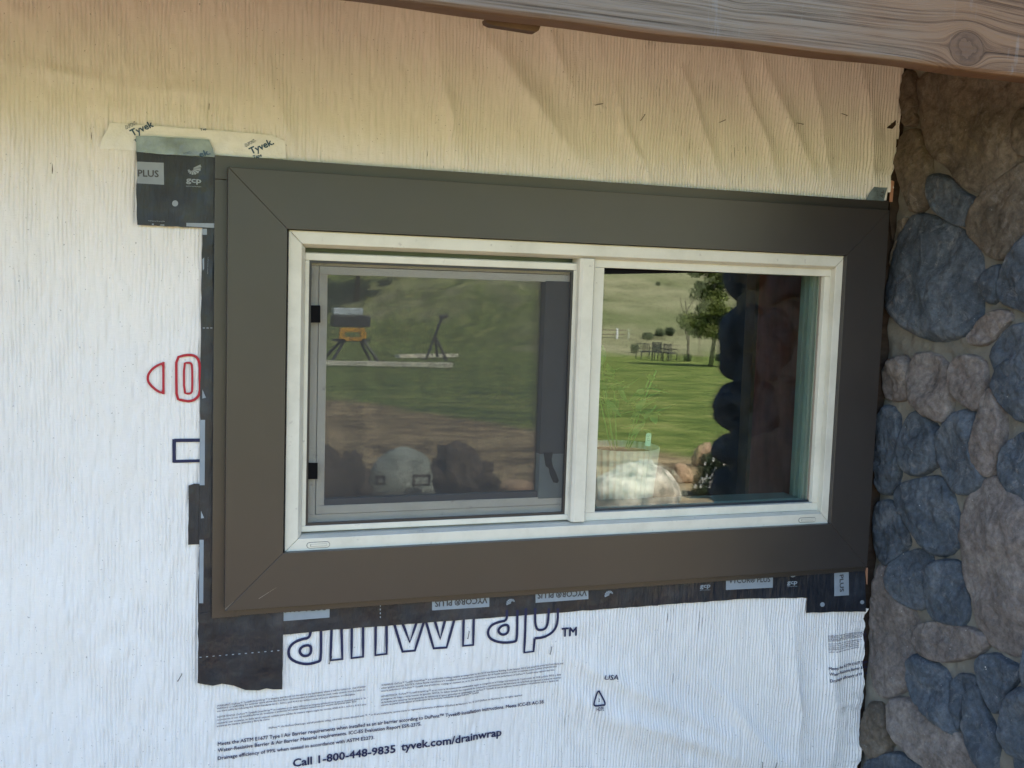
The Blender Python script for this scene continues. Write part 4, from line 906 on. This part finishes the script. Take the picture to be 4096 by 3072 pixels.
boulder(728, 1092, 180, 118, 'rockb', 'brown boulder mirrored at the lower left of the screen', 5, 1, .7)
boulder(872, 1090, 172, 118, 'rockp', 'pale rounded boulder with two rectangular plates mirrored behind the screen', 6, 1, .06)
boulder(1015, 1092, 165, 112, 'rockb', 'brown boulder mirrored right of the pale rounded boulder', 7, 1, .7)
boulder(1120, 1085, 130, 50, 'rockt', 'flat sunlit rock mirrored low at the right side of the screen', 8)
for (x0, y0, x1, y1, nm) in ((811, 1028, 833, 1048, 'small square frame plate on the pale rounded boulder'), (891, 1025, 930, 1051, 'wide rectangular frame plate on the pale rounded boulder')):
    pb = G(872, 1085); yy = pb.y+.37; a, c = Gd(x0, y1, yy), Gd(x1, y0, yy)
    t_ = .016; b = MB().box(a.x, c.x, yy, yy+.02, c.z-t_, c.z).box(a.x, c.x, yy, yy+.02, a.z, a.z+t_).box(a.x, a.x+t_, yy, yy+.02, a.z, c.z).box(c.x-t_, c.x, yy, yy+.02, a.z, c.z)
    tag(b.build('frame_plate', M['rockb']), nm, 'plate')
def leafcloud(name, centers, radii, n, size, m, parent, seed, stretch=1):
    g = np.random.default_rng(seed); k = len(centers); C_ = np.array(centers); R_ = np.array(radii); idx = g.integers(0, k, n); d = g.normal(size=(n, 3)); d /= np.linalg.norm(d, axis=1)[:, None]
    r = g.random(n)**.45; p = C_[idx]+d*R_[idx]*r[:, None]; a = g.normal(size=(n, 3)); a /= np.linalg.norm(a, axis=1)[:, None]; b_ = np.cross(a, d+.01); b_ /= np.linalg.norm(b_, axis=1)[:, None]+1e-6
    s1 = (size*(.5+g.random(n)))[:, None]; V_ = np.stack([p-a*s1*stretch, p+b_*s1*.5, p+a*s1*stretch, p-b_*s1*.5], 1).reshape(-1, 3); return npmesh(name, V_, np.arange(4*n).reshape(-1, 4), m, parent)
def tree(dx, dy, label, spread, top, low, n, m, seed, name='pine_tree'):
    p = G(dx, dy); z0 = zt_(p.x, p.y); p.z = z0; u = (-p.y+2.06)/2322; spread *= u; top *= u; low *= u; g = random.Random(seed); root = empty(name, p, label, 'tree')
    MB().tube([p, p+Vector((.1, 0, low)), p+Vector((0, 0, top*.6)), p+Vector((.1, 0, top))], 6.5*u, 8, 2*u).build('trunk', M['bark'], root, True)
    cs, rs = [], []; lb_ = MB()
    for k in range(60):
        f = g.random(); a = g.uniform(0, 6.28); rad = spread*(1-.45*f)*g.uniform(.15, 1); c = p+Vector((rad*math.cos(a), rad*math.sin(a), low+22*u+(top-low)*f*f))
        lb_.tube([p+Vector((0, 0, c.z-p.z+12*u)), c], .02, 5, .006); cs.append(tuple(c)); s_ = g.uniform(12, 34)*u; rs.append((s_, s_, s_*.65))
    lb_.build('limbs', M['bark'], root); leafcloud('crown', cs, rs, n, 3.2*u, M[m], root, seed); return p
tree(1534, 790, 'tall green and yellow pine mirrored in the right pane beside the column', 100, 300, 62, 34000, 'leaf', 5)
tree(768, 745, 'dark pine mirrored at the top left of the screen behind the saw', 110, 300, 66, 20000, 'needle', 9)
# bare sapling
p = G(1485, 780); root = empty('bare_sapling', p, 'thin leafless young tree mirrored left of the tall pine', 'tree'); b = MB()
tp = Gd(1480, 650, p.y); b.tube([p, p.lerp(tp, .5)+Vector((.1, 0, 0)), tp], .07, 6, .02)
for s_, f in ((-1, .45), (1, .55), (-1, .7), (1, .8), (-.6, .35)): c = p.lerp(tp, f); b.tube([c, c+Vector((s_*.25, .05, .5)), c+Vector((s_*.4, .1, 1.0))], .022, 5, .006)
b.build('trunk', M['stem'], root)
# hill shrubs
for k, (x, y, w, h) in enumerate([(1370, 763, 22, 24), (1398, 733, 28, 17), (1424, 726, 22, 19), (1445, 724, 26, 20), (1484, 781, 22, 20), (1551, 780, 20, 19), (1421, 617, 12, 10)]):
    pp = G(x, y, hill=True); d_ = -pp.y; zz = pp.z; s_ = w/2/2322*(d_+2); hh = h/2322*(d_+2)
    names = ['dark round shrub mirrored behind the garden bench', 'low wide shrub mirrored on the slope, left of a trio', 'dark shrub mirrored on the slope, middle of a trio', 'dark shrub mirrored on the slope next to the sapling', 'small round shrub mirrored between sapling and pine trunk', 'shrub mirrored right of the pine trunk', 'lone small shrub mirrored high on the dry hill'][k]
    rt = empty('shrub', (pp.x, pp.y, zz), names, 'shrub', 'shrubs on the dry hill'); leafcloud('crown', [(pp.x+s_*.4*math.cos(a), pp.y+s_*.4*math.sin(a), zz+hh*.45) for a in range(5)], [(s_*.7, s_*.7, hh*.55)]*5, 1500, s_*.12, M['bushm'], rt, 60+k)
    MB().tube([(pp.x, pp.y, zz-.05), (pp.x, pp.y, zz+hh*.5)], .05, 6, .02).build('stem', M['bark'], rt)
# flowering bush near the column
p = G(1535, 1068); rt = empty('flowering_bush', p, 'dark leafy bush with white flowers mirrored low beside the column', 'bush'); d_ = -p.y+2
cs = [(p.x+.13*math.cos(a*1.3)*f, p.y+.13*math.sin(a*1.3)*f, p.z+.05+.075*k) for k in range(4) for a, f in ((0, 0), (1, .9-.15*k), (2.4, .9-.15*k), (3.8, .9-.15*k))]
leafcloud('leaves', cs, [(.075, .075, .06)]*len(cs), 16000, .007, M['bushm'], rt, 77, 1.4)
g = random.Random(4); b = MB()
for k in range(110):
    c = Vector(g.choice(cs[:9]+cs[12:]))+Vector((g.uniform(-.065, .065), g.uniform(.02, .085), g.uniform(-.02, .075)))
    for j_ in range(7):
        a = j_*.9; leaf(b, c, Vector((math.cos(a), .3, math.sin(a))), .017, .006)
fl = b.build('flowers', M['flower'], rt); fl['kind'] = 'stuff'; MB().tube([(p.x, p.y, p.z), (p.x, p.y, p.z+.25)], .012, 6, .004).build('stem', M['bark'], rt)
# ribbon
p = G(1296, 1088); tag(MB().box(0, .22, 0, .012, 0, .006).build('ribbon', M['ribbon']), 'short red ribbon lying on the ground mirrored at the lower left of the right pane', 'ribbon'); bpy.data.objects['ribbon'].location = p+Vector((0, .0, .03)); bpy.data.objects['ribbon'].rotation_euler = (0, .2, -.6)
# fence with white rails
p = G(1302, 764); yf = p.y-.8; root = empty('rail_fence', (p.x, yf, 0), 'white post and rail fence mirrored at the far edge of the lawn', 'fence')
for k in range(0, 1):
    px_ = Gd(1331+k*95, 760, yf).x; zz = zt_(px_, yf); MB().box(px_-.045, px_+.045, yf-.04, yf+.04, zz-.2, zz+.52).build('post', M['white'], root)
for hz in (.2, .42):
    a = Gd(1262, 760, yf).x; c = Gd(1350, 760, yf).x; zz = zt_(c, yf); MB().box(a, c, yf-.02, yf+.02, zz+hz, zz+hz+.035).build('rail', M['stem'], root)
# garden bench and lattice chair
def garden_seat(dx, dy, w, label, lattice):
    p = G(dx, dy, hill=True); root = empty('garden_chair', p, label, 'chair', 'dark iron garden seats')
    x, y = p.x, p.y; z = zt_(x, y); m = M['iron']
    for sx in (-w/2, w/2):
        for sy in (-.25, .25): MB().box(x+sx-.018, x+sx+.018, y+sy-.018, y+sy+.018, z, z+.33).build('leg', m, root)
        MB().box(x+sx-.02, x+sx+.02, y-.25, y+.25, z+.46, z+.485).build('armrest', m, root)
    MB().box(x-w/2, x+w/2, y-.26, y+.26, z+.32, z+.345).build('seat', m, root)
    b = MB()
    k_ = 9 if lattice else 6
    for q in range(k_+1):
        u = x-w/2+w*q/k_
        if lattice: b.tube([(u, y-.25, z+.34), (min(x+w/2, u+.3), y-.27, z+.72)], .014, 4).tube([(u, y-.25, z+.34), (max(x-w/2, u-.3), y-.27, z+.72)], .014, 4)
        else: b.tube([(u, y-.25, z+.34), (u, y-.27, z+.65)], .012, 4)
    top = z+(.73 if lattice else .66); b.box(x-w/2, x+w/2, y-.285, y-.255, top-.04, top); b.build('backrest', m, root)
garden_seat(1424, 779, .42, 'dark lattice backed garden chair mirrored on the far lawn', True)
garden_seat(1393, 776, .62, 'long dark iron bench mirrored left of the lattice chair', False)
garden_seat(1446, 780, .36, 'small dark iron chair mirrored right of the lattice chair', False)
# planks on the grass
for (a, c, w, lab) in (((650, 790), (978, 796), .10, 'long pale plank mirrored lying nearest across the lawn'), ((858, 775), (985, 773), .12, 'shorter pale plank mirrored lying farther back under the roller stand')):
    p, q = G(*a), G(*c); d_ = (q-p); L_ = d_.length; o = MB().box(0, L_, -w/2*2.2, w/2*2.2, 0, .13).build('plank', M['plank'], bevel=.004); o.location = p+Vector((0, 0, .03)); o.rotation_euler = (0, -math.asin(d_.z/d_.length), math.atan2(d_.y, d_.x)); tag(o, lab, 'plank', 'planks on the lawn')
# mitre saw on its folding stand
p = G(752, 789); dd = -p.y+2.06; u = dd/2322   # metres per display pixel at the saw
root = empty('saw_stand', p, 'dark and yellow saw on a splayed leg stand mirrored in the screen', 'saw stand')
def sp(x, y, dy=0): q = Gd(x, y, p.y+dy); return q
for (a, c, dy) in (((745, 735), (713, 788), .3), ((738, 735), (705, 770), -.3), ((778, 735), (800, 780), -.3), ((785, 735), (822, 788), .3)): MB().tube([sp(*a), sp(*c, dy)], .05, 6).build('leg', M['iron'], root)
a, c = sp(718, 737), sp(800, 730); MB().box(a.x, c.x, p.y-.05, p.y+.05, a.z, a.z+.07).build('crossbar', M['iron'], root)
a, c = sp(716, 705), sp(798, 682); MB().box(a.x, c.x, p.y-.25, p.y+.25, a.z, c.z).build('saw_body', M['iron'], root, bevel=.03)
a, c = sp(718, 681), sp(782, 666); b = MB().box(a.x, c.x, p.y-.15, p.y+.22, a.z+.02, c.z); b.build('saw_guard', m_simple('light_metal', (.6, .65, .72), .3, .6), root, bevel=.02)
for (x0, y0, x1, y1) in ((732, 716, 786, 708), (730, 731, 742, 716), (776, 731, 788, 716), (742, 735, 778, 728)):
    a, c = sp(x0, y0), sp(x1, y1); MB().box(a.x, c.x, p.y+.10, p.y+.26, a.z, c.z).build('yellow_bracket', M['yellow'], root, bevel=.01)
# roller stand
p = G(950, 778); root = empty('roller_stand', p, 'thin dark tripod roller stand mirrored in the middle of the screen', 'stand')
tp, mid = Gd(955, 684, p.y), Gd(940, 726, p.y)
MB().tube([mid, tp], .055, 6).build('post', M['iron'], root)
for c in (Gd(920, 776, p.y+.2), Gd(966, 780, p.y+.2), Gd(945, 770, p.y-.5)): MB().tube([mid, c], .05, 6).build('leg', M['iron'], root)
MB().tube([tp+Vector((-.12, 0, 0)), tp+Vector((.2, 0, .02))], .06, 8).build('roller', M['iron'], root)
